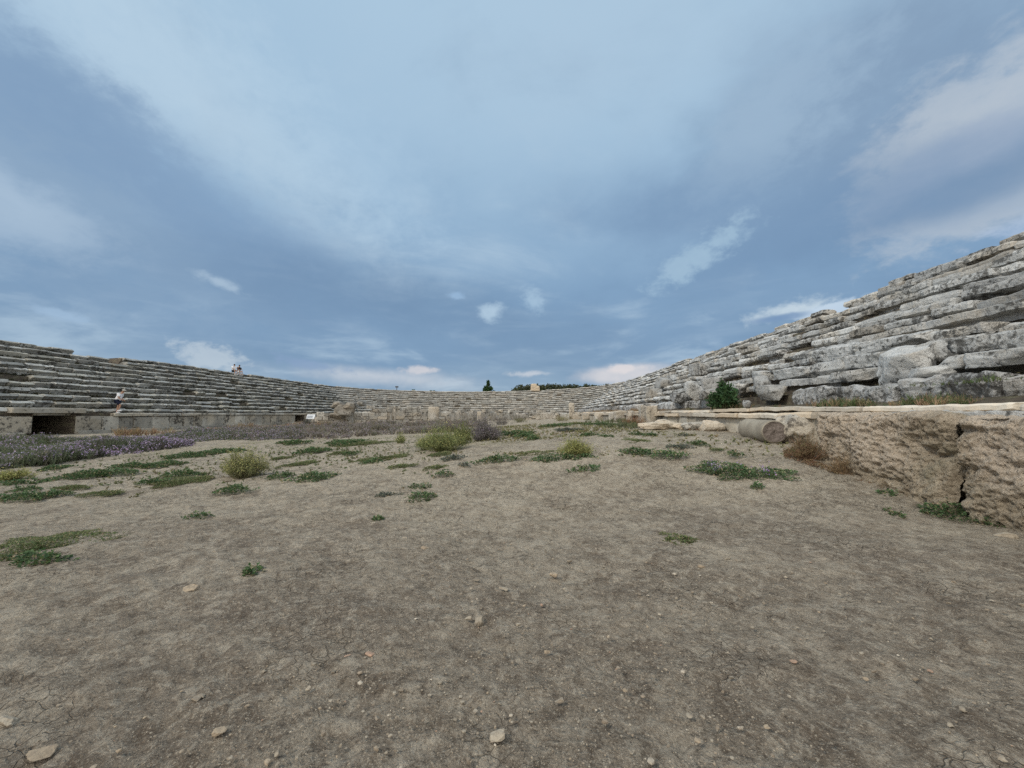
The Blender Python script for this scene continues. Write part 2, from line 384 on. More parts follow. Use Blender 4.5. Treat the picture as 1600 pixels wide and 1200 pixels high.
f2 = t.noise(P, 80, 4, .65); c = t.mix(t.m('MULTIPLY', t.smooth(f2, .52, .66), .4), c, (.52, .46, .37, 1)); c = t.mix(t.m('MULTIPLY', t.smooth(f2, .46, .34), .45), c, (.09, .07, .052, 1))
ck = t.node('ShaderNodeTexVoronoi', feature='DISTANCE_TO_EDGE'); wp = t.node('ShaderNodeVectorMath', operation='ADD'); t.l.new(P, wp.inputs[0])
nv_ = t.node('ShaderNodeTexNoise'); t.l.new(P, nv_.inputs['Vector']); nv_.inputs['Scale'].default_value = 6; sc_ = t.node('ShaderNodeVectorMath', operation='SCALE'); t.l.new(nv_.outputs['Color'], sc_.inputs[0]); sc_.inputs['Scale'].default_value = .22; t.l.new(sc_.outputs[0], wp.inputs[1])
t.l.new(wp.outputs[0], ck.inputs['Vector']); ck.inputs['Scale'].default_value = 9
crk = t.m('MULTIPLY', t.smooth(ck.outputs['Distance'], .035, .0), t.smooth(t.noise(P, .9, 3), .5, .62)); c = t.mix(t.m('MULTIPLY', crk, .6), c, (.09, .07, .05, 1))
def chips(scale, thr, colr, amt):
    vv = t.node('ShaderNodeTexVoronoi', feature='F1'); t.l.new(P, vv.inputs['Vector']); vv.inputs['Scale'].default_value = scale; vv.inputs['Randomness'].default_value = 1
    s3 = t.node('ShaderNodeSeparateColor'); t.l.new(vv.outputs['Color'], s3.inputs[0])
    k = t.m('MULTIPLY', t.smooth(s3.outputs[0], thr, thr + .01), t.smooth(vv.outputs['Distance'], .34, .24))
    return k, t.mix(t.m('MULTIPLY', k, amt), c, colr)
k1, c = chips(34, .86, (.52, .45, .35, 1), .6)
k2, c = chips(75, .84, (.58, .52, .42, 1), .6)
t.l.new(c, b.inputs['Base Color'])
h = t.m('ADD', t.m('MULTIPLY', t.noise(P, 5, 9, .72, .4), .9), t.m('ADD', t.m('MULTIPLY', f2, .12), t.m('MULTIPLY', f1, .4)))
h = t.m('ADD', t.m('SUBTRACT', h, t.m('MULTIPLY', crk, .2)), t.m('ADD', t.m('MULTIPLY', crust, .5), t.m('MULTIPLY', k1, .12)))
bump(t, b, h, .085); M['dirt'] = m

m, t, b = mat('earth_core'); g = t.node('ShaderNodeNewGeometry'); P = g.outputs['Position']
a = t.noise(P, 3, 7, .7); c = t.ramp(a, [(.3, (.05, .042, .034, 1)), (.5, (.12, .10, .078, 1)), (.65, (.16, .15, .10, 1)), (.8, (.24, .20, .15, 1))]); t.l.new(c, b.inputs['Base Color']); bump(t, b, t.noise(P, 9, 8, .7), .1); M['core'] = m

def flora(name, mul=(1, 1, 1, 1), trans=.25):
    m, t, b = mat(name); at = t.node('ShaderNodeAttribute', attribute_name='col')
    b.inputs['Roughness'].default_value = .6
    c = t.mix(1.0, at.outputs['Color'], mul, 'MULTIPLY'); t.l.new(c, b.inputs['Base Color'])
    if trans:
        tr = t.node('ShaderNodeBsdfTranslucent'); t.l.new(c, tr.inputs[0]); mx = t.node('ShaderNodeMixShader'); mx.inputs[0].default_value = trans
        o = m.node_tree.nodes['Material Output']; t.l.new(b.outputs[0], mx.inputs[1]); t.l.new(tr.outputs[0], mx.inputs[2]); t.l.new(mx.outputs[0], o.inputs[0])
    return m
M['leaf'] = flora('leaf'); M['stem'] = flora('stem', trans=0); M['petal'] = flora('petal', trans=.3)
m, t, b = mat('pebble'); at = t.node('ShaderNodeAttribute', attribute_name='col'); g = t.node('ShaderNodeNewGeometry')
nz = t.noise(g.outputs['Position'], 45, 5, .7); c = t.mix(t.m('MULTIPLY', t.smooth(nz, .42, .62), .6), at.outputs['Color'], (.21, .17, .13, 1)); t.l.new(c, b.inputs['Base Color']); bump(t, b, nz, .006); M['pebble'] = m
def plain(name, colr, rough=.8, var=.25, sc=12):
    m, t, b = mat(name); tc_ = t.node('ShaderNodeTexCoord'); n = t.noise(tc_.outputs['Object'], sc, 4, .6)
    c2 = tuple(v * (1 - var) for v in colr[:3]) + (1,); c = t.mix(t.smooth(n, .35, .65), c2, colr); t.l.new(c, b.inputs['Base Color']); b.inputs['Roughness'].default_value = rough
    return m
m, t, b = mat('drum_stone'); tcc = t.node('ShaderNodeTexCoord'); P = tcc.outputs['Object']
a = t.noise(P, 2.4, 5, .6); c = t.mix(t.smooth(a, .35, .65), (.255, .225, .18, 1), (.345, .315, .255, 1)); c = t.mix(t.m('MULTIPLY', t.smooth(t.noise(P, 30, 4, .7), .5, .7), .4), c, (.42, .39, .33, 1))
stn = t.noise(t.vscale(P, (1, 4, 1)), 1.6, 5, .6); c = t.mix(t.m('MULTIPLY', t.smooth(stn, .56, .7), .4), c, (.17, .14, .11, 1)); t.l.new(c, b.inputs['Base Color']); bump(t, b, t.noise(P, 24, 7, .7), .014); M['drum'] = m
m, t, b = mat('drum_end_shaded'); tcc = t.node('ShaderNodeTexCoord'); P = tcc.outputs['Object']  # end face darker than the shaft: its shade is put into the colour
a = t.noise(P, 6, 7, .7); c = t.mix(t.smooth(a, .35, .65), (.15, .125, .11, 1), (.23, .195, .175, 1)); t.l.new(c, b.inputs['Base Color']); bump(t, b, t.noise(P, 12, 8, .7), .05); M['drum_end_shaded'] = m

# ------------------------------------------------------------------ ground
def polar_ground():
    ang = np.r_[np.linspace(-math.pi, -1.15, 60, endpoint=False), np.linspace(-1.15, 1.15, 640, endpoint=False), np.linspace(1.15, math.pi, 60, endpoint=False)]
    rad = np.r_[0.6 * (120 / .6) ** np.linspace(0, 1, 420), [150, 220, 400, 900, 2500, 5000]]
    A, R = np.meshgrid(ang, rad); x = R * np.sin(A); y = R * np.cos(A); z = gh(x, y)
    P = np.stack([x, y, 0 * x], -1); fade = np.clip(1.4 - R / 60, 0, 1)
    z = z + fade * (.035 * fbm(P * .6, 3, 3) + .018 * fbm(P * 3.5, 3, 8) + .010 * fbm(P * 12, 3, 18) + .005 * fbm(P * 34, 2, 28) * np.clip(2 - R / 8, 0, 1))
    V = np.stack([x, y, z], -1).reshape(-1, 3); V = np.vstack([V, [0, 0, 0]]); n = len(ang); q = tube(None, len(rad), n)
    k = np.arange(n); f = np.stack([k, np.full(n, len(V) - 1), (k + 1) % n], -1)
    return mesh('ground', V, [q, f], M['dirt'], smooth=True)
tag(polar_ground(), 'bare trodden dirt floor of the ancient stadium', 'ground', kind='structure')

# ------------------------------------------------------------------ the stands
def seat_prof(over=.10, thick=.47, depth=.85):
    return np.array([(over, -thick), (over, -.30), (over * .5, -.265), (0, -.235), (0, -.03), (.03, 0), (.45, .0), (depth, -.02), (depth, -thick)])
def box_prof(d, hgt, r=.02):
    return np.array([(0, r), (0, hgt - r), (r, hgt), (d - r, hgt), (d, hgt - r), (d, r), (d - r, 0), (r, 0)])
def dist_to(s, d=4):
    p, _, _ = path(s, d); return max(4, math.hypot(*p))
OPEN = [(22.5, 24.75), (49.2, 51.1)]       # tunnel mouths in the left wall
def in_open(s, L, m=.02): return [o for o in OPEN if s + L > o[0] + m and s < o[1] - m]

def stand(name, s0, s1, label, cat, matn, side):
    l_, t_ = path((s0 + s1) / 2, 4)[0]; x, y = lt2xy(l_, t_)
    root = empty(name, (x, y, 0), label=label, cat=cat, group='stone seating stands of the stadium')
    r = np.random.default_rng(hash(side) % 1000 if False else {'l': 11, 'c': 12, 'r': 13}[side])
    for i in range(13):
        acc = Acc(); s = s0
        while s < s1 - .3:
            d = d0(s) + i * RUN; fac = (CR + d) / CR if side == 'c' else 1
            L = r.uniform(.95, 1.75) if side != 'r' else r.uniform(1.0, 2.3)
            if side == 'r':
                tt = CTT - (s - S1)
                if tt < 12: L = r.uniform(1.2, 2.6)
            ds = L / fac
            if s + ds > s1 - .35: ds = s1 - s; L = ds * fac
            sm = s + ds / 2; tt = CTT - (sm - S1)
            miss = i > toprow(sm)
            dist = dist_to(sm, d); res = min(.42, max(.055, dist * .0062))
            jd, jz, ti, yw, amp, ro = r.normal(0, .035), r.normal(0, .024), r.normal(0, .010), r.normal(0, .012), .04, r.normal(0, .03)
            if side == 'c': jd, jz = r.normal(0, .035), r.normal(0, .02)
            thick = .47; over = (.21 if side != 'r' else .26) + r.uniform(0, .12)
            if side == 'r':
                w = 1.0 if tt < 26 else .6
                jd, jz, ti, yw, ro, amp = r.normal(0, .085) * w, r.normal(0, .035) * w, r.normal(0, .02) * w, r.normal(0, .03) * w, r.normal(0, .05) * w, .055
                if 13.5 < tt < 22 and i in (1, 2) and r.random() < .6: miss = True
                if 13.5 < tt < 17.5 and i == 0: miss = True
                if tt < 10.6 and i in (1, 2): miss = True          # the collapsed rows near the camera, built as loose slabs
                if 6.5 < tt < 10.0 and i == 3 and r.random() < .5: miss = True
                if r.random() < .03: miss = True
                if i == 0: amp = .09; thick = .58; over = .02
            elif r.random() < .025 and i > 0: miss = True
            if i == toprow(sm) and side != 'r' and r.random() < .10: miss = True
            if side == 'l' and i == 5 and sm < 25.4 and sm > 22.0: miss = True
            if (side == 'r' and i >= 11 and i <= toprow(sm)) or (side == 'l' and 9 <= i <= toprow(sm) and sm < 42): miss = False
            if miss and acc.n: acc.build('seat_row', M['lichen'] if (side == 'r' and i == 0) else M[matn], root); acc = Acc()
            if not miss:
                shade = np.clip(r.normal(.5, .19), .02, 1.1); warm = np.clip(r.normal(.25, .3), 0, 1)
                block(acc, sm, L * .985 if side != 'r' else L * r.uniform(.94, .99), d + jd, h0(sm) + i * RISE + jz - (r.uniform(.03, .12) if r.random() < .12 else 0), seat_prof(over, thick), amp, res, ti, yw, int(r.integers(1e4)), (shade, warm, r.random()), er=.05 if side != 'r' else .07, roll=ro)
            s += ds
        if acc.n: acc.build('seat_row', M['lichen'] if (side == 'r' and i == 0) else M[matn], root)
    # podium: plinth, wall, coping
    def course(pname, dd, z, dep, hgt, lo, hi, mt, skip=(), amp=.024, jz=.012, jd=.02):
        acc = Acc(); s = s0
        while s < s1 - .2:
            L = r.uniform(lo, hi); cut = False
            for o in skip:
                if o[0] - lo * .6 < s < o[1] - .02:
                    s = max(s, o[1])
                    if acc.n: acc.build(pname, mt, root); acc = Acc()
            for o in skip:
                if s < o[0] < s + L + .4: L = o[0] - s
            if s + L > s1 - .3: L = s1 - s
            sm = s + L / 2; res = min(.4, max(.06, dist_to(sm, dd) * .0065))
            if not any(o[0] <= sm <= o[1] for o in skip):
                p2, _, _ = path(sm, dd); 
                block(acc, sm, L * .978, dd + r.normal(0, jd), z + r.normal(0, jz), box_prof(dep, hgt * 1.01, .02), amp, res, r.normal(0, .004), r.normal(0, .008), int(r.integers(1e4)), (np.clip(r.normal(.5, .22), 0, 1), np.clip(r.normal(.4, .3), 0, 1), 0), er=.045)
            s += L
        if acc.n: acc.build(pname, mt, root)
    if side == 'l':
        course('plinth', -.28, -.1, .5, .48, 1.6, 2.8, M['podium'], [OPEN[0]])
        course('podium_wall', 0, .3, .45, 1.05, .9, 1.9, M['podium'], OPEN)
        course('coping', -.09, 1.34, .45, .25, 1.2, 2.4, M['podium'], [(19.5, 27.1)])
        # lintels and dark passages behind the mouths
        for k, o in enumerate(OPEN):
            sm = (o[0] + o[1]) / 2; L = o[1] - o[0]
            acc = Acc()
            if k == 0: block(acc, sm - .2, L + 1.6, -.02, 1.56, box_prof(.6, .36), .015, .12, seed=5, col=(.55, .4, .1))
            if acc.n: acc.build('lintel', M['podium'], root)
            V = []; F = []
            for (sa, dd) in ((o[0], .02), (o[0], 7), (o[1], 7), (o[1], .02)):
                p2, _, _ = path(sa, dd); xx, yy = lt2xy(*p2); V += [(xx, yy, -.1), (xx, yy, 1.58 if k == 0 else 1.34)]
            F = [(0, 1, 3, 2), (2, 3, 5, 4), (4, 5, 7, 6), (1, 7, 5, 3)]
            mesh('tunnel', np.array(V), [np.array(F)], M['core'], parent=root)
    elif side == 'c':
        course('podium_wall', 0, -.1, .5, 1.75, .7, 1.5, M['far'], amp=.05, jz=.05, jd=.05)
    else:
        course('cornice', .12, 1.585, .55, .12, 1.6, 3.2, M['ledge'], amp=.028, jz=.014, jd=.02)
        course('cornice_step', .0, 1.40, .5, .165, 1.3, 2.6, M['ledge'], amp=.032, jz=.01, jd=.025)
        course('podium_wall', .14, -.35, .4, 1.74, 1.0, 2.0, M['podium'], amp=.02)
    # earth and rubble core that carries the rows
    ss = np.arange(s0, s1 + .01, .5 if side != 'c' else 1.0).tolist() + [s1]
    for o in OPEN:
        if side == 'l': ss += [o[0], o[1]]
    ss = sorted(set(np.round(ss, 3)))
    rows = []
    for s in ss:
        tr = toprow(s); pts = [(.3, -.3), (.3, 1.6 if side != 'r' else 1.62)]
        if side == 'r': pts = [(.35, -.3), (.35, 1.60), (.75, 1.66), (d0(s) + .05, 1.84)]
        for i in range(13):
            ii = min(i, tr); zt = h0(s) + ii * RISE - (.35 if side == 'r' and 1 <= i <= 3 and CTT - (s - S1) < 10.8 else 0); dd = d0(s) + i * RUN + (.35 if side == 'r' and 1 <= i <= 3 and CTT - (s - S1) < 10.8 else 0)
            pts += [(dd + .28, max(pts[-1][1], zt - .5)), (dd + .30, zt - .1)]
        zt = h0(s) + tr * RISE
        pts += [(d0(s) + 13 * RUN + .4, zt - .15), (d0(s) + 13 * RUN + 1.0, zt - .8), (d0(s) + 13 * RUN + 1.2, -.3)]
        N = len(pts); row = []
        for dd, z in pts:
            p2, _, _ = path(s, dd); xx, yy = lt2xy(*p2); row.append((xx, yy, z))
        rows.append(row)
    V = np.array(rows); ns = len(ss); V = V.reshape(-1, 3)
    w = np.ones(len(V)); V = V + np.array([.05, .05, .03]) * vfbm(V * 1.2, 2, 9)
    q = []
    for a in range(ns - 1):
        sm = (ss[a] + ss[a + 1]) / 2
        for k in range(N - 1):
            if k == 0 and side == 'l' and any(o[0] < sm < o[1] for o in OPEN): continue
            q.append((a * N + k, a * N + k + 1, (a + 1) * N + k + 1, (a + 1) * N + k))
    mesh('earth_core', V, [np.array(q)], M['core'], parent=root)
    return root
stand('seating_stand', 4.0, CTT, 'long dark grey stone seating stand with tunnel mouths running along the left', 'seating stand', 'left', 'l')
stand('seating_stand', CTT, S1, 'curved stone seating stand closing the far end of the stadium', 'seating stand', 'far', 'c')
stand('seating_stand', S1, S1 + 68, 'pale grey broken stone seating stand rising along the right', 'seating stand', 'right', 'r')
#PART2
# ------------------------------------------------------------------ pixel to place: a point on the slope of a stand
def on_right(px, py, off=0.0):
    """point where the view line meets the plane through the noses of the right-hand rows"""
    d = ray(px, py); s = 1.0
    while s < 120:
        p = d * s; l, t = xy2lt(p[0], p[1]); zz = EYE + p[2]
        zp = 2.26 + RISE / RUN * (l - RW - 1.3) if l > RW + 1.3 else (1.85 if l > RW + .3 else -9)
        if zz < zp + off: break
        s *= 1.004
    return np.array([p[0], p[1], EYE + p[2]])
def at_depth(px, py, t0):
    d = ray(px, py); c = d[0] * ST + d[1] * CT; p = d * (t0 / c); return np.array([p[0], p[1], EYE + p[2]])
def orient(V, ax, up=(0, 0, 1)):
    ax = np.asarray(ax, float); ax /= np.linalg.norm(ax); up = np.asarray(up, float); w = np.cross(up, ax); w /= np.linalg.norm(w); u = np.cross(ax, w)
    return V[:, :1] * ax + V[:, 1:2] * w + V[:, 2:] * u
def put_rock(name, c, size, ax, seed, mt, label, cat, group=None, n=None, flat=.8, amp=.06, up=(0, 0, 1), cuts=7, keep=.62, shade=(.5, .3, .5)):
    n = n or int(np.clip(max(size) * 2 / max(.03, np.linalg.norm(c[:2]) * .006) / 1.2, 6, 46))
    V, F = rock(size, seed, n, cuts, amp, flat, keep); V = orient(V, ax, up) + np.asarray(c)
    V = V + np.clip(min(size) * .12, 0, .035) * vfbm(V * 3.5, 4, seed, .6)
    base = (c[0], c[1], float(V[:, 2].min())); return tag(mesh(name, V, F, mt, np.broadcast_to(np.array(shade), V.shape), loc=base, smooth=True), label, cat, group)

# loose slabs of the collapsed part of the right stand: (x0,y0,x1,y1 of the long centre line, thickness px, depth m, label, flat, mat)
SLABS = [(1211, 587, 1262, 581, 19, .6, 'small squared grey block at the lower left end of the collapsed rows', .9),
 (1262, 580, 1322, 570, 21, .7, 'cracked grey seat slab leaning next to the small squared block', .88),
 (1318, 568, 1388, 560, 24, .7, 'long flat slab sticking out over a dark hollow in the right stand', .92),
 (1304, 590, 1352, 584, 18, .6, 'loose pointed boulder in the dark hollow under the overhanging slab', .6),
 (1366, 578, 1448, 566, 40, .9, 'big pale smooth slab lying tilted in the collapsed rows', .8),
 (1420, 587, 1476, 578, 20, .6, 'low beige wedge of stone at the foot of the big pale tilted slab', .6),
 (1442, 553, 1512, 538, 34, .9, 'rounded thick grey block resting above the small propping stone', .75),
 (1474, 567, 1508, 562, 22, .5, 'small stone propping up the rounded thick grey block', .7),
 (1506, 541, 1640, 521, 30, .9, 'very long grey seat block above the weedy pocket at the right edge', .9),
 (1528, 561, 1640, 550, 26, .8, 'long rounded block just above the weedy pocket at the right edge', .8),
 (1345, 545, 1440, 528, 22, .7, 'dark speckled slab lying over the black gap in the right stand', .85),
 (1245, 558, 1345, 545, 22, .7, 'long cracked seat slab between the shrub side and the black gap', .88),
 (1392, 640, 1200, 640, 0, 0, '', 0)]
for k, (x0, y0, x1, y1, th, dep, lab, fl) in enumerate(SLABS):
    if not th: continue
    a, b_ = on_right(x0, y0), on_right(x1, y1); c = (a + b_) / 2; Ld = np.linalg.norm(b_ - a); dist = c[1]
    hh = th / FPX * dist
    # half-extents: long, deep, high
    big = k == 4
    c = c + np.array([CT, -ST, 0]) * dep * .25
    put_rock('fallen_slab', c, (Ld * .54, dep * .55, hh * (.5 if not big else .66)), b_ - a, 300 + k, M['right'], lab, 'stone block', 'loose slabs of the collapsed right rows',
             flat=max(fl, .86) if fl >= .8 else fl + .12, amp=.05, up=(-.12, 0, 1) if not big else (-.45, -.1, 1), cuts=9 if fl < .75 else 4, keep=.74 if fl < .75 else .85, shade=(.62 if big or k == 11 else .5, .15, .5))
ROCKS = [(1085, 611, 30, 32, 'white faceted boulder standing in the rubble left of the green shrub', .6, 'right', 'terr'),
 (1110, 617, 34, 18, 'grey rough boulder against the right side of the white faceted boulder', .7, 'right', 'terr'),
 (1062, 622, 40, 16, 'low lichen covered block in front of the white faceted boulder', .8, 'lichen', 'terr'),
 (1093, 578, 62, 20, 'long dark slab fallen across the rows above the white faceted boulder', .85, 'right', 'r'),
 (1110, 602, 32, 24, 'brown grey upright stone left of the green shrub', .7, 'right', 'r'),
 (1138, 627, 26, 5, 'thin pale flat slab lying on the terrace under the green shrub', .9, 'ledge', 'terr'),
 (1167, 631, 12, 12, 'small round grey boulder on the terrace right of the thin pale slab', .4, 'right', 'terr'),
 (1155, 607, 22, 16, 'pale squared stone touching the right side of the green shrub', .8, 'right', 'r'),
 (1190, 598, 40, 20, 'rough grey block between the green shrub and the long slabs', .8, 'right', 'r'),
 (1206, 614, 46, 22, 'smooth grey sloping slab above the weedy terrace', .8, 'right', 'r'),
 (1040, 600, 34, 22, 'broken brown stained block at the left end of the collapse', .8, 'right', 'r'),
 (1022, 614, 30, 18, 'rough grey block at the foot of the rows behind the dry red grass', .8, 'right', 'r')]
for k, (px, py, w, h, lab, fl, mt, kind) in enumerate(ROCKS):
    c = on_right(px, py); dist = np.hypot(*c[:2]); sc = dist * .87 / FPX
    if kind == 'terr':
        c = at_depth(px, py, (7.9 + .25 * (k % 3)) / max(.05, (px - 830) / 600 * 1.0) ); sc = np.hypot(*c[:2]) * .87 / FPX; c[2] = max(c[2], 1.70 + h * sc * .3)
    put_rock('fallen_stone', c, (w * sc * .48, min(w, 30) * sc * .4, h * sc * .5), (ST, CT, .05 if kind == 'r' else 0), 400 + k, M[mt], lab, 'stone block', 'fallen stones on the right stand', flat=fl, amp=.09, keep=.66, shade=(.55 if k in (0, 7) else .12, .3, .5))

# white eroded blocks along the foot of the right podium: on the ground, left of the column drum
for k, (px, py, w, h, lab, mt) in enumerate([
 (1022, 664, 46, 11, 'low cream eroded stone, first in the line left of the column drum', 'white'), (1043, 661, 34, 15, 'speckled cream stone with rounded top behind the thin dry stalk', 'white'),
 (1062, 664, 18, 10, 'small low cream stone beside the thin dry stalk', 'white'), (1095, 663, 52, 14, 'long flat topped brown stone half hidden by dry red grass', 'ruin'),
 (1112, 664, 32, 18, 'round cream and pink stone in the middle of the line by the drum', 'white'), (1141, 665, 32, 13, 'pale grey stone nearest to the left end of the column drum', 'right')]):
    g = gpix(px, py + h * .45 + 2); sc = np.hypot(g[0], g[1]) / math.hypot(1, (px - 800) / 600) / FPX
    put_rock('eroded_stone', g + np.array([0, 0, h * sc * .4]), (w * sc * .5, h * sc * .6, h * sc * .5), (1, -.1, 0), 500 + k, M[mt], lab, 'stone', 'pale eroded stones beside the podium', flat=.55, amp=.12, keep=.7, n=16, shade=(.6, .5, .5))
g = gpix(1252, 694); put_rock('eroded_stone', g + np.array([0.15, .3, .28]), (.42, .5, .42), (.6, .8, 0), 520, M['ruin'], 'pale pinkish stone between the column drum and the brown conglomerate block', 'stone', 'pale eroded stones beside the podium', flat=.6, amp=.12, n=24, shade=(.5, .6, .5))

# ---- fallen column drum
def drum():
    a = gpix(1211, 693); la, ta = xy2lt(a[0], a[1]); xb, yb = lt2xy(la + .33, ta + 1.8); b_ = np.array([xb, yb, 0]); R = .305
    ax = np.array([b_[0] - a[0], b_[1] - a[1], 0]); ax /= np.linalg.norm(ax); Ln = 1.85
    root = empty('column_drum', (a[0], a[1], a[2]), label='smooth grey beige column drum lying on its side on the dirt', cat='column drum')
    u = np.r_[0, .012, .03, np.linspace(.06, Ln - .1, 50), Ln - .05, Ln - .02, Ln]; rr = np.full(len(u), R); rr[0] -= .03; rr[1] -= .012; rr[-1] -= .16; rr[-2] -= .09; rr[-3] -= .035
    th = np.linspace(0, 2 * math.pi, 96, endpoint=False); side = np.cross(ax, (0, 0, 1))
    rr = rr + .02 * (u / Ln)
    V = ax * u[:, None, None] + rr[:, None, None] * (np.cos(th)[None, :, None] * side + np.sin(th)[None, :, None] * np.array([0, 0, 1.]))
    V = V.reshape(-1, 3); V = V + .008 * vfbm(V * 4, 3, 71) + .012 * vfbm(V * 1.2, 2, 73); V[:, 2] += R - .02
    V = V + a
    mesh('shaft', V, [tube(None, len(u), 96), ((len(u) - 1) * 96 + np.arange(96))[None, :]], M['drum'], parent=root, smooth=True)
    rad = np.linspace(0, R - .03, 22)[1:]; W = rad[:, None, None] * (np.cos(th)[None, :, None] * side + np.sin(th)[None, :, None] * np.array([0, 0, 1.]))
    W = W.reshape(-1, 3); dd = (.03 * fbm(W * 5, 4, 77)) * np.clip((R - .03 - np.linalg.norm(W, axis=1)) / .04, 0, 1) - .002; W = W + ax * (np.abs(dd) * .8)[:, None]
    W[:, 2] += R - .02; W = W + a; W = np.vstack([W, W[:96].mean(0)])
    mesh('broken_end', W, [tube(None, 21, 96), np.stack([np.arange(96), (np.arange(96) + 1) % 96, np.full(96, len(W) - 1)], -1)], M['drum_end_shaded'], parent=root, smooth=True)
drum()

# ---- two big conglomerate blocks, right foreground
def tufa(name, face, depth, top, label, seed, slope_left=0.0, grey=None):
    """face: two ground points (x,y); block stands behind the face, `depth` deep"""
    a, b_ = np.array(face[0], float), np.array(face[1], float); ax = b_ - a; L = np.linalg.norm(ax); ax /= L; nrm = np.array([-ax[1], ax[0]])
    if nrm @ np.array([1, 0]) < 0: nrm = -nrm
    nu = int(L / .017); prof = []
    # profile across: up the face, over the top, down the back (d behind face, z)
    face_n, top_n = 90, 46
    pv = [(0, z) for z in np.linspace(-.35, top - .12, face_n)] + [(.12 * (1 - math.cos(q)), top - .12 + .12 * math.sin(q)) for q in np.linspace(.1, math.pi / 2, 8)]
    pv += [(d, top) for d in np.linspace(.16, depth - .1, top_n)] + [(depth, top - .12), (depth, -.35)]
    pv = np.array(pv); u = np.linspace(0, L, nu); n = len(pv)
    U, Dp = np.meshgrid(u, pv[:, 0], indexing='ij'); Zp = np.broadcast_to(pv[:, 1], U.shape).copy()
    # rounded ends
    for e0_, w in ((0, .22 + slope_left), (L, .12)):
        q = np.clip(1 - np.abs(U - e0_) / w, 0, 1); r_ = q ** 2.2
        if e0_ == 0: Zp = Zp - r_ * np.clip(Zp - .1, 0, None) * (.25 + .4 * slope_left); Dp = Dp + r_ * (.25 + slope_left * .6) * np.clip(1 - Dp / .6, 0, 1)
        else: Dp = Dp + r_ * .16 * np.clip(1 - Dp / .6, 0, 1); Zp = Zp - r_ * .1 * (Zp > top - .3)
    x = a[0] + U * ax[0] + Dp * nrm[0]; y = a[1] + U * ax[1] + Dp * nrm[1]; gz = gh(x, y); Zg = np.where(Zp < .2, Zp + gz, Zp)
    Zg = np.maximum(Zp, gz - .3) if True else Zg
    P = np.stack([x, y, Zg], -1).reshape(-1, 3)
    big = fbm(P * 1.1, 3, seed); md = fbm(P * np.array([3, 3, 4.5]), 4, seed + 1, .6); fn = fbm(P * 16, 3, seed + 2, .6)
    rid = 1 - np.abs(fbm(P * 4.2, 3, seed + 9)) * 2; cav = np.clip(fbm(P * np.array([3.2, 3.2, 5.5]) + 9, 2, seed + 4) - .28, 0, 1)
    b1 = 1 - 2 * np.abs(fbm(P * np.array([5, 5, 7]), 3, seed + 20, .6)); b2 = 1 - 2 * np.abs(fbm(P * 15, 3, seed + 22, .6)); disp = .10 * big + .03 * md + .032 * b1 + .020 * b2 + .015 * fn - .12 * cav
    # deeper undercut near the foot, sloping tread up top
    nv = np.stack([np.full(U.shape, -nrm[0]), np.full(U.shape, -nrm[1]), np.zeros(U.shape)], -1); topm = np.clip((Zp - (top - .14)) / .12, 0, 1) * (Dp > .05)
    nv = nv * (1 - topm[..., None]) + np.array([0, 0, 1.]) * topm[..., None]
    V = P + nv.reshape(-1, 3) * (disp * np.where(topm.ravel() > .5, .6, 1))[:, None]
    V[:, 2] = np.where(V[:, 2] > top + .07, top + .07, V[:, 2])
    i, j = np.meshgrid(np.arange(nu - 1), np.arange(n - 1), indexing='ij'); q = i * n + j; F = np.stack([q, q + n, q + n + 1, q + 1], -1).reshape(-1, 4)
    caps = [np.arange(n)[None, ::-1], (np.arange(n) + (nu - 1) * n)[None, :]]
    base = ((a[0] + b_[0]) / 2, (a[1] + b_[1]) / 2, 0)
    return tag(mesh(name, V, [F] + caps, M['tufa'], loc=base, smooth=True), label, 'stone block', 'brown conglomerate blocks in front of the podium')
def gp2(px, py): g_ = gpix(px, py); return g_[:2]
pA, pB, pC = gp2(1262, 712), gp2(1492, 806), gp2(1600, 838)
dirn = (pB - pA) / np.linalg.norm(pB - pA)
tufa('conglomerate_block', (pA, pB - dirn * .0), .85, 1.54, 'long pitted brown conglomerate block with rounded left end beside the column drum', 61, slope_left=.22)
pD = pC + (pC - pB) / np.linalg.norm(pC - pB) * 3.2
tufa('conglomerate_block', (pB + dirn * .015, pD), .85, 1.50, 'smoother brown conglomerate block cut by the right edge of the photo', 67)
# grey uneven capstones between the conglomerate and the cornice
for k, (px, w, lab) in enumerate([(1545, 1.9, 'grey uneven capstone behind the top of the right conglomerate block'), (1452, 1.3, 'pale flat capstone behind the middle of the long conglomerate block')]):
    d = ray(px, 640); tt = 6.85 / (d[0] * CT - d[1] * ST); p = d * tt; 
    put_rock('capstone', (p[0], p[1], 1.36), (w * .5, .22, .22), (ST, CT, 0), 540 + k, M['right'], lab, 'stone', 'grey capstones behind the conglomerate blocks', flat=.9, amp=.05, cuts=4, keep=.85, shade=(.6, .3, .5))
g = gpix(1458, 755); put_rock('buried_stone', gpix(1400, 752) + np.array([.1, .1, .02]), (.2, .18, .2), (1, .4, 0), 560, M['tufa'], 'dark rounded stone half buried at the foot of the long conglomerate block', 'stone', flat=.3, n=20)

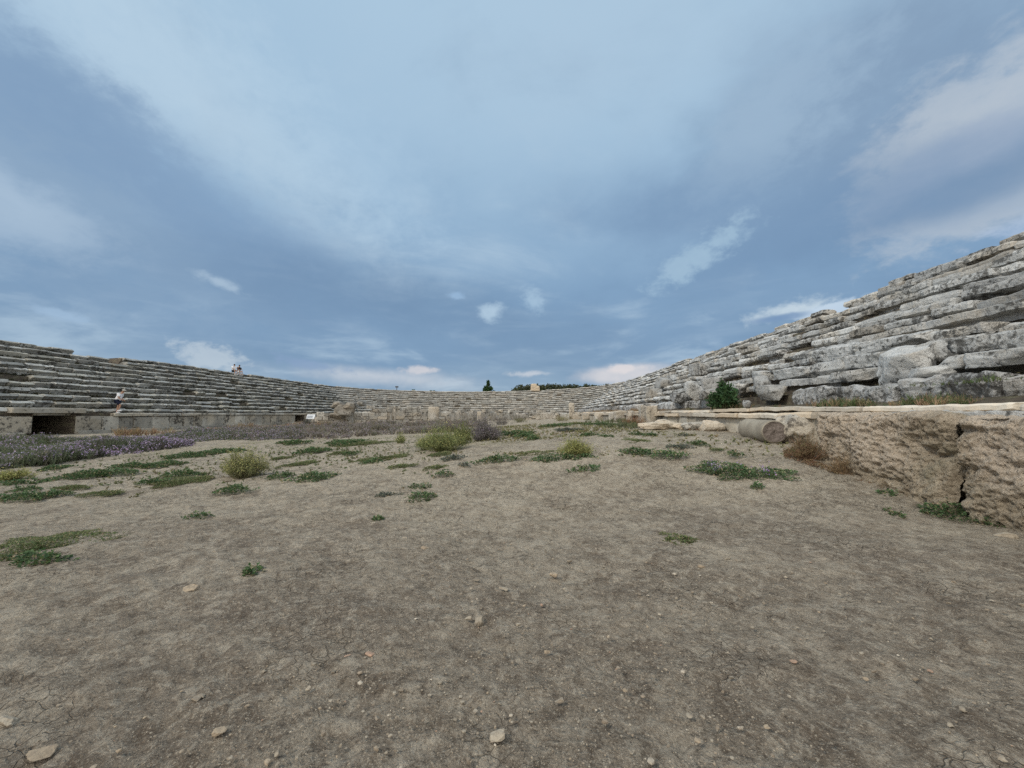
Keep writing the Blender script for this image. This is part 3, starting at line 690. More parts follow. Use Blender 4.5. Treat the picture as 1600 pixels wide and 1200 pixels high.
# ---- ruined block wall across the arena
def ruin_wall():
    pts = [(-29.6, 51.5), (-25.5, 54.5), (-21.5, 57.2), (-13.5, 63), (-8.5, 72), (-3, 78.5), (2.0, 80), (5.5, 76)]
    hs = [1.35, 1.7, 2.75, 2.1, 1.9, 1.6, 1.9, 1.9]
    pts = np.array(pts, float); L = np.r_[0, np.cumsum(np.linalg.norm(np.diff(pts, axis=0), axis=1))]
    root = empty('ruined_wall', tuple(lt2xy(-16, 61)) + (0.1,), label='low ruined wall of squared beige blocks crossing the far arena floor', cat='wall')
    r = np.random.default_rng(5); z = 0.0; ci = 0
    while z < 2.6:
        hc = [.55, .5, .6, .5, .45, .4][min(ci, 5)]; acc = Acc(); s = 0.2
        while s < L[-1] - .3:
            w = r.uniform(.6, 1.5); sm = s + w / 2; hh = np.interp(sm, L, hs) + .35 * math.sin(sm * 1.9) * (z > 1)
            lx, ty = np.interp(sm, L, pts[:, 0]), np.interp(sm, L, pts[:, 1]); lx2, ty2 = np.interp(sm + .2, L, pts[:, 0]), np.interp(sm + .2, L, pts[:, 1])
            T_ = np.array([lx2 - lx, ty2 - ty]); T_ /= np.linalg.norm(T_); N_ = np.array([-T_[1], T_[0]])
            if z + hc * .6 < hh and r.random() > (.05 + .12 * (z > 1)):
                h_ = hc * (1 if r.random() > .15 else r.uniform(.6, 1.4))
                block(acc, 0, w * r.uniform(.9, .98), 0, .08 + z, box_prof(.7, h_), .07, .22, r.normal(0, .03), r.normal(0, .05), int(r.integers(1e4)), (np.clip(r.normal(.52, .2), 0, 1), np.clip(r.normal(.5 - .12 * ci, .3), 0, 1), 0), er=.08,
                      xf=(np.array([lx, ty]) + N_ * r.normal(0, .07), T_, N_), roll=r.normal(0, .05))
            s += w
        if acc.n: acc.build('stone_course', M['ruin'], root)
        z += hc; ci += 1
    acc = Acc()
    for k in range(len(L) * 9):
        sm = L[-1] * k / (len(L) * 9); lx, ty = np.interp(sm, L, pts[:, 0]), np.interp(sm, L, pts[:, 1]); hh = np.interp(sm, L, hs)
        V, F = rock((.7, .4, hh * .45), 900 + k, 5, 5, .15, .7); x, y = lt2xy(lx - .1, ty + .7); acc.add(V + np.array([x, y, hh * .42]), F, (.4, .6, 0))
    acc.build('rubble_fill', M['far'], root)
ruin_wall()
for k, (px, py, w, h, lab) in enumerate([(537, 641, 34, 18, 'big grey boulder of the collapsed heap at the left end of the ruined wall'), (528, 632, 16, 10, 'flat slab on top of the collapsed heap left of the ruined wall'),
        (548, 634, 18, 12, 'round boulder leaning on the ruined wall in the collapsed heap'), (566, 631, 9, 8, 'pale round stone perched on the ruined wall top'), (525, 649, 20, 10, 'low brown stone at the foot of the collapsed heap')]):
    c = at_depth(px, py, 53.0); sc = 53 / FPX
    put_rock('heap_stone', c, (w * sc * .5, .9, h * sc * .5), (1, 0, 0), 600 + k, M['ruin'] if k != 3 else M['far'], lab, 'boulder', 'collapsed heap beside the ruined wall', n=12, flat=.75, amp=.15, shade=(.05, .4, .5))
UP = [(678, 643, 17, 15, 'pale squared block standing on end left of centre in front of the ruined wall'), (675, 657, 11, 9, 'small golden boulder on the ground before the pale upright block'), (749, 648, 7, 11, 'narrow pale upright stone before the ruined wall, below the far tree'),
      (842, 650, 10, 12, 'brown leaning stone stub on the far path'), (893, 637, 8, 16, 'thin tall pale post stone right of the far path'), (957, 649, 9, 10, 'narrow beige upright block left of the large beige square block'),
      (970, 647, 17, 13, 'large beige square block set upright near the dry red bush'), (985, 646, 9, 10, 'tan rounded upright block right of the large beige square block'), (937, 649, 15, 9, 'grey square block left of the narrow beige upright block'),
      (918, 650, 16, 9, 'low wide grey block in the far right row of blocks'), (902, 651, 14, 9, 'leftmost low grey block of the far right row of blocks'), (1004, 640, 9, 15, 'grey post stone with dark gap beside it by the red grass'), (1016, 639, 15, 12, 'cream block behind the dry red grass')]
for k, (px, py, w, h, lab) in enumerate(UP):
    dl = (px - 830) / 600 * 1.0
    dep = 55.0 if k < 2 else (68 if k == 2 else min(56, 7.1 / max(dl, .01) * .985)); c = at_depth(px, py, dep); sc = dep / FPX
    zb = float(gh(c[0], c[1])); hh = max(.3, (c[2] + h * sc * .5 - zb) / 2) if k != 1 else h * sc * .5
    put_rock('upright_block', (c[0], c[1], zb + hh - .05), (w * sc * .5, .3, hh), (1, 0, 0), 640 + k, M['ruin'], lab, 'stone block', 'separate blocks standing before the far rows', n=10, flat=.93, amp=.04, cuts=3, keep=.9, shade=(.55, .6, .5))

# ------------------------------------------------------------------ plants
G1, G2, G3 = (.07, .13, .058), (.12, .175, .075), (.175, .185, .085)
YEL = (.50, .49, .20); DRY = (.25, .16, .10); STRAW = (.36, .285, .18); PURP = (.30, .20, .42); OLIVE = (.13, .13, .065); GREY = (.17, .16, .14)
def diamonds(acc, P, dirv, nor, ln, wd, col, fold=.25):
    """leaf-shaped quads: P (n,3) base, dirv direction, nor approx normal"""
    dirv = dirv / np.linalg.norm(dirv, axis=1, keepdims=True); w = np.cross(dirv, nor); w /= np.linalg.norm(w, axis=1, keepdims=True) + 1e-9; up = np.cross(w, dirv)
    ln = np.asarray(ln)[:, None]; wd = np.asarray(wd)[:, None]
    V = np.stack([P, P + dirv * ln * .5 + w * wd * .5 + up * wd * fold, P + dirv * ln, P + dirv * ln * .5 - w * wd * .5 + up * wd * fold], 1).reshape(-1, 3)
    k = np.arange(len(P))[:, None] * 4; acc.add(V, [np.vstack([k + [0, 1, 2], k + [0, 2, 3]])], np.repeat(col, 4, axis=0))
def vary(r, c, n, a=.3, c2=None):
    c = np.array(c)[None]; 
    if c2 is not None: f = r.random((n, 1)); c = c * f + np.array(c2)[None] * (1 - f)
    return c * (1 + r.uniform(-a, a, (n, 1))) * (1 + r.uniform(-.08, .08, (n, 3)))
def blades(acc, B, T_, w, col, bend=.3, r=None):
    """curved narrow ribbons from B to T_"""
    n = len(B); ax = T_ - B; side = np.cross(ax, r.normal(size=(n, 3))); side /= np.linalg.norm(side, axis=1, keepdims=True); w = np.asarray(w)[:, None]
    mid = B + ax * .55 + np.array([0, 0, 1]) * np.linalg.norm(ax[:, :2], axis=1, keepdims=True) * bend
    V = np.stack([B - side * w, B + side * w, mid - side * w * .8, mid + side * w * .8, T_], 1).reshape(-1, 3); k = np.arange(n)[:, None] * 5
    acc.add(V, [k + [0, 1, 3, 2], k + [2, 3, 4]], np.repeat(col, 5, axis=0))
def patch_mesh(r, rx, ry, h, n, ls, c1, c2, erect=.5, ax=0.0):
    """leafy mat with a ragged outline, origin at its centre"""
    acc = Acc(); m = int(n * 1.8); a = r.uniform(0, 2 * math.pi, m); q = np.sqrt(r.random(m))
    ph = r.uniform(0, 6.28, 4); edge = 1 + .22 * np.sin(2 * a + ph[0]) + .18 * np.sin(3 * a + ph[1]) + .13 * np.sin(5 * a + ph[2]) + .1 * np.sin(9 * a + ph[3])
    x = q * edge * rx * np.cos(a); y = q * edge * ry * np.sin(a)
    cl = fbm(np.stack([x / max(rx, .1) * 3 + ph[0] * 9, y / max(ry, .1) * 3, 0 * x], -1), 2, int(ph[1] * 99)); keep = (cl + .25 * r.normal(size=m) > -.12 - .8 * (1 - q)); x, y, q, a, cl = [v[keep][:n] for v in (x, y, q, a, cl)]
    k = len(x); z = h * (1 - q ** 2 * .8) * r.random(k) ** .6 * np.clip(.75 + .5 * cl, .3, 1.2)
    dv = np.stack([np.cos(a + r.normal(0, .9, k)), np.sin(a + r.normal(0, .9, k)), r.uniform(-.2, erect * 1.6, k)], -1)
    nv = np.stack([r.normal(0, .35, k), r.normal(0, .35, k), np.ones(k)], -1); s_ = ls * r.uniform(.55, 1.25, k)
    col = vary(r, c1, k, .3, c2); dr = r.random(k) < .13 + .35 * np.clip(q - .8, 0, 1) * 3 * .5; col[dr] = vary(r, (.30, .26, .16), int(dr.sum()), .25)
    diamonds(acc, np.stack([x, y, z], -1), dv, nv, s_ * 1.3, s_, col)
    if k > 8:   # short stalks that root the leaves
        pick = r.integers(0, k, k // 3); B = np.stack([x[pick] * .9, y[pick] * .9, np.full(len(pick), -.02)], -1); blades(acc, B, np.stack([x[pick], y[pick], z[pick]], -1), np.full(len(pick), ls * .06), vary(r, c1, len(pick), .2), 0, r)
    V = np.concatenate(acc.V); ca, sa = math.cos(ax), math.sin(ax); x, y = V[:, 0].copy(), V[:, 1].copy(); V[:, 0] = x * ca - y * sa; V[:, 1] = x * sa + y * ca; acc.V = [V]
    return acc
def seat_on_ground(acc, g):
    V = np.concatenate(acc.V); z = gh(V[:, 0] + g[0], V[:, 1] + g[1]) - g[2]; V[:, 2] += z; acc.V = [V]; return acc
def place(acc, g, name, mt, label, cat, group=None, kind=None):
    V = np.concatenate(acc.V); F = [np.concatenate(v) for v in acc.F.values()]; o = mesh(name, V, F, mt, np.concatenate(acc.c)); o.location = g
    return tag(o, label, cat, group, kind)
# (centre x, centre y, width, height in the photo, kind, label)   kinds: d dark mallow, m mat grass, g grey green
W = [(1160, 738, 142, 30, 'd+', 'large dark green mallow patch with purple flowers in front of the column drum'), (1062, 844, 62, 19, 'm', 'olive mat of fine grass, the lone patch on the right foreground dirt'),
 (657, 779, 46, 20, 'd', 'round dark green leafy clump alone in the middle of the dirt'), (915, 735, 50, 13, 'd', 'dark green leafy clump just in front of the yellow flowering bush'),
 (55, 855, 150, 42, 'm', 'long olive grass mat at the left edge of the foreground'), (60, 877, 95, 20, 'd', 'dark broad leaved weeds along the front of the left olive grass mat'),
 (310, 808, 34, 10, 'd', 'small dark leafy clump alone on the left foreground dirt'), (366, 767, 48, 11, 'd', 'dark green clump just in front of the yellow green bush on the left'),
 (490, 747, 70, 15, 'd', 'wide dark green clump between the left bush and the centre'), (437, 745, 38, 8, 'd', 'thin green clump touching the left of the wide dark clump'),
 (654, 762, 42, 8, 'd', 'flat green clump directly behind the round central clump'), (605, 774, 36, 8, 'g', 'grey green sparse clump left of the round central clump'),
 (693, 742, 36, 8, 'd', 'green clump two steps behind the round central clump'), (624, 730, 42, 9, 'm', 'bright green oval mat left of centre'),
 (680, 732, 38, 8, 'm', 'green oval mat right beside the bright green oval mat'), (596, 717, 66, 11, 'm', 'wide olive mat behind the bright green oval mat'), (583, 722, 26, 6, 'd', 'dark leaves at the front of the wide olive mat'),
 (777, 719, 66, 13, 'd', 'dark green clump in front of the big yellow and grey bush'), (878, 718, 100, 14, 'd', 'long dark clump directly under the yellow flowering bush'), (835, 709, 90, 8, 'm', 'long thin olive strip behind the long dark clump'),
 (706, 717, 34, 8, 'g', 'grey green clump in front of the big yellow bush'), (688, 710, 40, 7, 'm', 'low olive fringe at the foot of the big yellow bush'), (1000, 708, 70, 12, 'd', 'left half of the long green clump in the right middle distance'),
 (1048, 713, 60, 11, 'd', 'right half of the long green clump in the right middle distance'), (725, 728, 18, 6, 'g', 'tiny grey green clump right of the green oval mats'),
 (150, 742, 80, 16, 'd', 'green clump with raised leaves left of the left bush'), (283, 752, 70, 15, 'm', 'green mat in front of the meadow, left of the left bush'), (240, 754, 26, 9, 'd', 'small leafy clump at the left tip of the green mat'),
 (88, 732, 32, 9, 'd', 'small clump at the front of the meadow near the left edge'), (28, 757, 46, 8, 'd', 'thin green clump at the left edge behind the flat strips'), (42, 767, 32, 7, 'd', 'short dark strip near the left edge'),
 (35, 777, 90, 10, 'd', 'long dark green strip at the left edge'), (115, 762, 48, 8, 'm', 'thin olive strip left, in line with the long dark strip'), (85, 773, 50, 7, 'd', 'narrow strip joining the long dark strip on its right'), (160, 772, 60, 8, 'm', 'faint olive strip left of the bare foreground'),
 (235, 727, 90, 9, 'd', 'flat clump along the edge of the purple meadow'), (285, 742, 60, 10, 'd', 'green clump near the foot of the left bush'), (305, 711, 56, 18, 'd', 'thick dark clump between the meadow and the left bush'), (350, 706, 50, 9, 'd', 'dark clump behind the left bush'),
 (460, 692, 40, 9, 'd', 'dark green clump at the rear left of the open dirt'), (490, 705, 42, 10, 'd', 'dark clump left of the thin brown strip'), (540, 692, 60, 10, 'd', 'dark green band in front of the dull purple meadow'), (570, 693, 64, 9, 'm', 'green band below the small yellow bush'),
 (548, 709, 26, 7, 'd', 'small clump behind the wide olive mat'), (470, 725, 44, 8, 'm', 'olive mat behind the wide dark clump'), (440, 716, 26, 6, 'm', 'small olive clump right of the left bush'), (530, 708, 30, 5, 'm', 'thin olive strip in the left middle distance'),
 (800, 678, 56, 14, 'd', 'dark leafy clump right of the grey dry bush'), (833, 686, 24, 7, 'd', 'small dark clump left of the yellow flowering bush'), (820, 682, 30, 9, 'd', 'clump touching the right of the dark leafy clump'), (885, 672, 36, 9, 'g', 'grey purple low clump in the right middle distance'),
 (920, 680, 24, 9, 'd', 'bright clump behind the yellow flowering bush'), (947, 683, 20, 6, 'd', 'small clump behind the right long clump'), (995, 690, 42, 11, 'm', 'olive green clump right of the yellow flowering bush'), (994, 679, 18, 10, 'd', 'upright little clump far right of the yellow flowering bush'),
 (1015, 680, 20, 6, 'd', 'tiny clump beyond the olive green clump'), (1067, 681, 16, 8, 'g', 'grey tuft before the line of pale stones'), (1060, 699, 40, 8, 'g', 'grey green clump between the drum and the long green clump'), (1092, 694, 24, 7, 'd', 'small dark clump left of the column drum'),
 (1120, 704, 26, 5, 'm', 'thin olive strip in front of the column drum'), (1150, 712, 20, 8, 'd', 'small leafy clump behind the large mallow patch'), (1388, 774, 24, 10, 'd', 'small grey green clump at the foot of the conglomerate block'),
 (1184, 763, 18, 6, 'd', 'tiny dark clump just in front of the large mallow patch'), (1400, 806, 18, 8, 'd', 'tiny clump left of the weeds under the conglomerate block'), (1490, 803, 100, 24, 'd', 'spreading green weeds at the foot of the right conglomerate block'), (1560, 818, 60, 16, 'd', 'green weeds running to the right edge under the conglomerate block'),
 (395, 895, 24, 8, 'd', 'tiny plant beside the flat foreground stones'), (590, 813, 14, 5, 'd', 'tiny green sprout on the bare foreground left of centre'), (940, 663, 40, 8, 'd', 'green clump beside the far path'), (905, 662, 40, 8, 'm', 'olive clump on the far path'), (870, 665, 40, 7, 'd', 'long low clump on the near side of the far path')]
for k, (px, py, w, h, kd, lab) in enumerate(W):
    r = np.random.default_rng(1000 + k); hw = min(.16, .035 + w * .0009)
    g0 = gpix(px, py); dz = math.hypot(g0[0], g0[1]) / math.hypot(1, (px - 800) / 600); sc = dz / FPX
    hw = {'d': .15, 'm': .06, 'g': .12}[kd[0]] * (.6 + .4 * min(1, w * sc / 1.2)); hp = hw / sc * .85
    g = gpix(px, py + hp * .25); b0, b1 = gpix(px, py + h * .5), gpix(px, py - max(1.5, h * .5 - hp * .8)); ry = min(max(.1, np.linalg.norm(b1[:2] - b0[:2]) * .5), w * sc * .75)
    rx = w * sc * .5; area = rx * ry; ls = {'d': .032, 'm': .017, 'g': .025}[kd[0]] * (1 if dz < 8 else 1.25 if dz < 14 else 1.9)
    n = int(min(6500, max(120, 7.5 * area / ls ** 2))); c1, c2 = {'d': (G1, G2), 'm': (G2, G3), 'g': ((.10, .13, .10), (.16, .17, .15))}[kd[0]]
    if k in (64, 65): hw *= 1.5
    acc = seat_on_ground(patch_mesh(r, rx, ry, hw, n, ls, c1, c2, .7 if kd[0] == 'd' else .9), g)
    if k == 0:
        root = empty('weed_patch', g, label=lab, cat='weed patch', group='low weeds on the arena floor'); o = place(acc, (0, 0, 0), 'foliage', M['leaf'], None, None); o.parent = root
        fa = Acc(); m_ = 90; cx_ = np.r_[r.normal(-rx * .62, .05, 40), r.normal(rx * .35, .09, 38), r.normal(0, rx * .4, 12)]; cy_ = np.r_[r.normal(0, .1, 40), r.normal(-ry * .55, .07, 38), r.normal(0, ry * .4, 12)]
        Pq = np.stack([cx_, cy_, r.uniform(.1, .24, m_)], -1); Pq[:, 2] += gh(Pq[:, 0] + g[0], Pq[:, 1] + g[1]) - g[2]; diamonds(fa, Pq, r.normal(size=(m_, 3)), r.normal(size=(m_, 3)), np.full(m_, .035), np.full(m_, .026), vary(r, PURP, m_, .3, (.5, .42, .55)))
        o = place(fa, (0, 0, 0), 'blossoms', M['petal'], None, None); o.parent = root
    else: place(acc, g, 'weed_patch', M['leaf'], lab, 'weed patch', 'low weeds on the arena floor')

# rootless scatter of the smallest tufts
def tuft_field(name, label, cat, n, region, r, hh, wb, cA, cB, spread=.5, per=7, flowers=None, mt='leaf', mask=None, zfun=None, kind='stuff'):
    """many small tufts scattered over a region given by a sampling function"""
    acc = Acc(); P = region(n, r); k = len(P)
    z = zfun(P[:, 0], P[:, 1]) if zfun else gh(P[:, 0], P[:, 1]); B0 = np.stack([P[:, 0], P[:, 1], z - .01], -1); hs = hh * r.uniform(.45, 1.2, k) * (P[:, 2] if P.shape[1] > 2 else 1)
    B = np.repeat(B0, per, axis=0); H = np.repeat(hs, per); a = r.uniform(0, 2 * math.pi, k * per); q = r.uniform(.05, spread, k * per)
    Tt = B + np.stack([np.cos(a) * q * H, np.sin(a) * q * H, H * r.uniform(.6, 1, k * per)], -1)
    col = vary(r, cA, k, .3, cB); blades(acc, B, Tt, wb * np.ones(k * per) * np.repeat(hs / hh, per), np.repeat(col, per, axis=0), .15, r)
    # leaves along the blades
    m_ = k * per; f = r.uniform(.3, 1, m_)[:, None]; diamonds(acc, B + (Tt - B) * f, r.normal(size=(m_, 3)) + [0, 0, .4], r.normal(size=(m_, 3)), np.full(m_, wb * 5) * r.uniform(.5, 1.3, m_), np.full(m_, wb * 2.6), np.repeat(col, per, axis=0) * 1.1)
    if flowers:
        cc, frac, sz = flowers; sel = np.where(r.random(m_) < frac * (fbm(B * [.5, .5, 0] + 3, 2, 5) > -.15))[0]
        m2 = len(sel); fc = vary(r, cc[0], m2, .3, cc[1]); Tp = Tt[sel] + r.normal(0, .03, (m2, 3))
        diamonds(acc, Tp, r.normal(size=(m2, 3)), r.normal(size=(m2, 3)), np.full(m2, sz), np.full(m2, sz * .8), fc)
        diamonds(acc, Tp, r.normal(size=(m2, 3)), r.normal(size=(m2, 3)), np.full(m2, sz), np.full(m2, sz * .8), fc)
    o = acc.build(name, M[mt]); return tag(o, label, cat, kind=kind)
def px_region(poly_top, poly_bot, x0, x1):
    """sampler over the ground between two picture curves"""
    xs = np.linspace(x0, x1, 90); top = np.interp(xs, *zip(*poly_top)); bot = np.interp(xs, *zip(*poly_bot))
    gt = np.array([gpix(x, y)[:2] for x, y in zip(xs, top)]); gb = np.array([gpix(x, y)[:2] for x, y in zip(xs, bot)])
    wd = np.linalg.norm(gt - gb, axis=1); step = np.linalg.norm(np.gradient((gt + gb) / 2, axis=0), axis=1); pr = wd * step; pr /= pr.sum()
    def f(n, r):
        i = r.choice(90, n, p=pr); i2 = np.clip(i + 1, 0, 89); u = r.random(n)[:, None]; v = r.random(n)[:, None]
        A = gt[i] * (1 - u) + gt[i2] * u; Bq = gb[i] * (1 - u) + gb[i2] * u; P = A * (1 - v) + Bq * v
        e = fbm(np.c_[P * .45, 0 * P[:, 0]], 3, 77); ed = np.minimum(v[:, 0], 1 - v[:, 0]) * 4 + (1 - v[:, 0]) * .0
        hgt = np.clip(.6 + .7 * e, .25, 1.25) * np.clip((ed + e * 1.1) * .9, .2, 1); k = (ed + e * 1.1 > .12); return np.c_[P[k], hgt[k]]
    return f
r = np.random.default_rng(21)
meadow_top = [(-60, 697), (110, 687), (480, 668), (700, 664)]
meadow_bot = [(-60, 752), (0, 738), (130, 722), (250, 702), (330, 692), (420, 693), (600, 682), (700, 676)]
tuft_field('flower_meadow', 'green and purple flowering meadow at the foot of the left stand', 'meadow', 21000, px_region(meadow_top, [(a, b - 2) for a, b in meadow_bot], -60, 470), r, .40, .012, (.115, .145, .075), (.19, .195, .145),
           flowers=(((.44, .34, .52), (.45, .40, .48)), .15, .042))
tuft_field('purple_flowers', 'brightest purple flower drifts in the meadow', 'flowers', 1500, px_region([(60, 710), (170, 696), (300, 690)], [(60, 727), (200, 712), (300, 698)], 60, 300), r, .40, .011, (.08, .09, .06), (.14, .13, .12),
           flowers=(((.47, .34, .58), (.56, .47, .62)), .26, .042))
tuft_field('dry_meadow', 'dull brown purple dry weeds in front of the ruined wall', 'meadow', 9000, px_region([(360, 672), (480, 664), (700, 661), (760, 660)], [(360, 694), (470, 690), (600, 680), (700, 676), (760, 668)], 360, 760), r, .55, .018, (.17, .16, .12), (.26, .23, .19),
           flowers=(((.30, .255, .31), (.37, .335, .35)), .25, .06))
tuft_field('dry_grass', 'rusty dry grass at the foot of the left podium wall', 'grass', 1800, px_region([(180, 679), (420, 667), (520, 662)], [(180, 684), (420, 670), (520, 666)], 180, 520), r, .5, .015, DRY, STRAW)
tuft_field('sparse_grass', 'thin yellow green grass speckling the far dirt', 'grass', 3600, px_region([(700, 668), (900, 660), (1200, 690)], [(700, 712), (900, 712), (1240, 722)], 700, 1240), r, .07, .012, G3, (.22, .19, .10), spread=1.2)
tuft_field('sparse_grass', 'thin green grass speckling the dirt on the left', 'grass', 1600, px_region([(0, 740), (330, 694), (700, 678)], [(0, 800), (330, 770), (700, 740)], 0, 700), r, .05, .010, G2, (.20, .17, .10), spread=1.2)
tuft_field('dry_grass', 'rusty dry grass among the pale stones left of the drum', 'grass', 1500, px_region([(990, 655), (1150, 662), (1180, 666)], [(990, 668), (1150, 677), (1180, 676)], 990, 1180), r, .26, .009, DRY, STRAW)
tuft_field('dry_grass', 'reddish dry straw at the foot of the long conglomerate block', 'grass', 900, px_region([(1225, 700), (1300, 728), (1420, 772)], [(1225, 716), (1300, 742), (1420, 784)], 1225, 1420), r, .10, .006, (.24, .18, .11), (.20, .12, .075), spread=1.3)
tuft_field('green_grass', 'soft green grass left of the pale stones', 'grass', 600, px_region([(915, 660), (965, 657), (1010, 664)], [(915, 663), (965, 674), (1010, 672)], 915, 1010), r, .30, .012, (.10, .13, .065), (.19, .20, .12))
# weeds along the terrace behind the right cornice and in the cracks of the rows
def terrace(l0, l1, t0, t1):
    def f(n, r):
        l = r.uniform(l0, l1, n); t = t0 + (t1 - t0) * r.random(n) ** 1.3; x, y = lt2xy(l, t); e = fbm(np.c_[x * .8, y * .8, 0 * x], 3, 41); k = e > -.1; return np.c_[x, y, np.clip(.7 + e, .3, 1.3)][k]
    return f
tz = lambda x, y: 1.68 + 0 * x
tuft_field('terrace_weeds', 'rusty and straw coloured weeds on the terrace behind the right cornice', 'weeds', 2600, terrace(7.65, 8.45, 2, 50), r, .26, .006, DRY, STRAW, zfun=tz)
tuft_field('terrace_weeds', 'green weeds on the terrace behind the right cornice', 'weeds', 1500, terrace(7.7, 8.3, 4.5, 22), r, .24, .007, OLIVE, G2, zfun=tz)
def seats(side, t0, t1, imax, d_):
    def f(n, r):
        out = []
        for _ in range(n):
            i = r.integers(0, imax); s = r.uniform(t0, t1); s_ = s if side == 'l' else S1 + (CTT - s)
            if side == 'c': s_ = s
            if i > toprow(s_) - 1: continue
            (l, t), _, _ = path(s_, d0(s_) + i * RUN + r.uniform(.48, RUN + .08)); x, y = lt2xy(l, t); out.append((x, y, r.uniform(.4, 1.1), h0(s_) + i * RISE - .02))
        return np.array(out)
    return f
for side, t0, t1, n, hh, lab, cA, cB, wb in (('l', 10, 70, 8000, .19, 'dark scrubby weeds growing on the treads of the left stand', (.035, .038, .022), (.075, .07, .04), .02), ('c', 70, 130, 1500, .12, 'weeds between the seats of the curved stand', (.07, .07, .04), (.14, .12, .07), .03),  # left weeds kept dark and dense to deepen the shade bands between seats
                                        ('r', 4, 60, 1300, .15, 'small weeds between the seats of the right stand', (.09, .09, .05), (.22, .17, .10), .009)):
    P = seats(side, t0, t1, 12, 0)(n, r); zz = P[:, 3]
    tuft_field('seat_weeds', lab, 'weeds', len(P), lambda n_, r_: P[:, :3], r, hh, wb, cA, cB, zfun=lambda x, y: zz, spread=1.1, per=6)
pk = on_right(1500, 577)
tuft_field('crack_weeds', 'green and brown weeds in the hollow under the long slabs on the right', 'weeds', 190, lambda n, r: np.c_[np.array([on_right(px, 585)[:2] for px in r.uniform(1290, 1600, n)]) + r.normal(0, .22, (n, 2)), r.uniform(.2, 1., n)], r, .15, .005, G2, OLIVE, zfun=lambda x, y: 2.12 + .0 * x)

# bushes made of many thin stems
def bush(name, px, py, w, h, label, cStem, cLeaf, cFl, frac, seed, nst=260, lean=.5, group=None, leafn=5, dz=None, zb=None, lw=.5):
    r = np.random.default_rng(seed); g = gpix(px, py) if dz is None else dz; dist = g[1] * 1.0 / 1; sc = abs(dist) / FPX; R = w * sc * .5; H = h * sc
    root = empty(name, g, label=label, cat='bush', group=group); n = nst
    a = r.uniform(0, 2 * math.pi, n); q = np.sqrt(r.random(n)) * (1 + .25 * np.sin(3 * a + seed) + .2 * np.sin(5 * a + 2 * seed)); B = np.stack([np.cos(a) * q * R * .45, np.sin(a) * q * R * .4, np.full(n, -.03)], -1)
    Tt = np.stack([np.cos(a) * q * R * 1.02, np.sin(a) * q * R * .95, H * (1 - .45 * q ** 2) * np.where(r.random(n) < .14, 1.3, r.uniform(.35, 1.08, n)) * (.8 + .3 * np.sin(a * 2 + seed) * q + .15 * np.sin(a * 5 + seed))], -1)
    S_ = Acc(); wst = max(.004, H * .006); blades(S_, B, Tt, np.full(n, wst), vary(r, cStem, n, .25), .05, r)
    m_ = n * 3; i = r.integers(0, n, m_); f = r.uniform(.3, .9, m_)[:, None]; P = B[i] + (Tt[i] - B[i]) * f; P[:, 2] += .05 * np.linalg.norm((Tt - B)[i][:, :2], axis=1); E = P + np.stack([r.normal(0, .12, m_) * R * 1.6, r.normal(0, .12, m_) * R * 1.6, r.uniform(.08, .28, m_) * H], -1); blades(S_, P, E, np.full(m_, wst * .7), vary(r, cStem, m_, .25), .05, r)
    o = place(S_, (0, 0, 0), 'stems', M['stem'], None, None); o.parent = root
    L_ = Acc(); k = int(n * leafn * .62); i = r.integers(0, m_, k); f = r.random(k)[:, None]; Pl = P[i] + (E[i] - P[i]) * f + r.normal(0, .012, (k, 3)); ls = H * .055 * lw * r.uniform(.6, 1.3, k)
    diamonds(L_, Pl, r.normal(size=(k, 3)) + [0, 0, .5], r.normal(size=(k, 3)), ls * 2.2, ls, vary(r, cLeaf[0], k, .3, cLeaf[1])); o = place(L_, (0, 0, 0), 'foliage', M['leaf'], None, None); o.parent = root
    if cFl:
        k = int(m_ * frac); i = r.integers(0, m_, k); Pf = E[i] + r.normal(0, .03 * H, (k, 3)); Fa = Acc(); fs = max(.022, H * .03) * r.uniform(.6, 1.2, k)
        for _ in range(2): diamonds(Fa, Pf, r.normal(size=(k, 3)), r.normal(size=(k, 3)), fs, fs * .8, vary(r, cFl, k, .2))
        o = place(Fa, (0, 0, 0), 'blossoms', M['petal'], None, None); o.parent = root
    return root
YG = ((.19, .23, .095), (.30, .33, .15))
bush('flowering_bush', 692, 704, 66, 38, 'largest yellow flowering bush, left of the grey dry bush in the middle', (.17, .19, .08), YG, YEL, .9, 31, 420, leafn=14)
bush('flowering_bush', 666, 703, 34, 30, 'small yellow flowering bush growing into the left side of the largest one', (.17, .19, .08), YG, YEL, .8, 32, 200, leafn=12)
bush('flowering_bush', 722, 695, 36, 36, 'green yellow bush between the largest flowering bush and the grey dry bush', (.17, .19, .08), ((.12, .15, .05), (.2, .22, .09)), YEL, .5, 33, 260, leafn=12)
bush('dry_bush', 758, 688, 52, 34, 'grey purple dry bush right of the yellow flowering bushes', GREY, ((.17, .155, .16), (.24, .21, .22)), (.33, .28, .36), .5, 34, 420, leafn=12)
bush('flowering_bush', 898, 712, 56, 28, 'yellow flowering bush standing alone right of centre', (.19, .20, .08), ((.20, .22, .08), (.32, .31, .12)), YEL, .8, 35, 380, leafn=12)
bush('flowering_bush', 626, 693, 18, 17, 'small round yellow green bush left of the largest bush', (.17, .19, .08), YG, YEL, .9, 36, 130, leafn=12)
bush('flowering_bush', 381, 744, 62, 42, 'pale yellow green bush standing alone on the left', (.22, .22, .12), ((.20, .22, .09), (.30, .31, .15)), (.55, .52, .22), .8, 37, 520, leafn=12)
bush('flowering_bush', 18, 749, 44, 18, 'yellow green bush at the left edge in front of the meadow', (.19, .20, .08), ((.20, .22, .06), (.30, .30, .08)), YEL, .8, 38, 260, leafn=10)
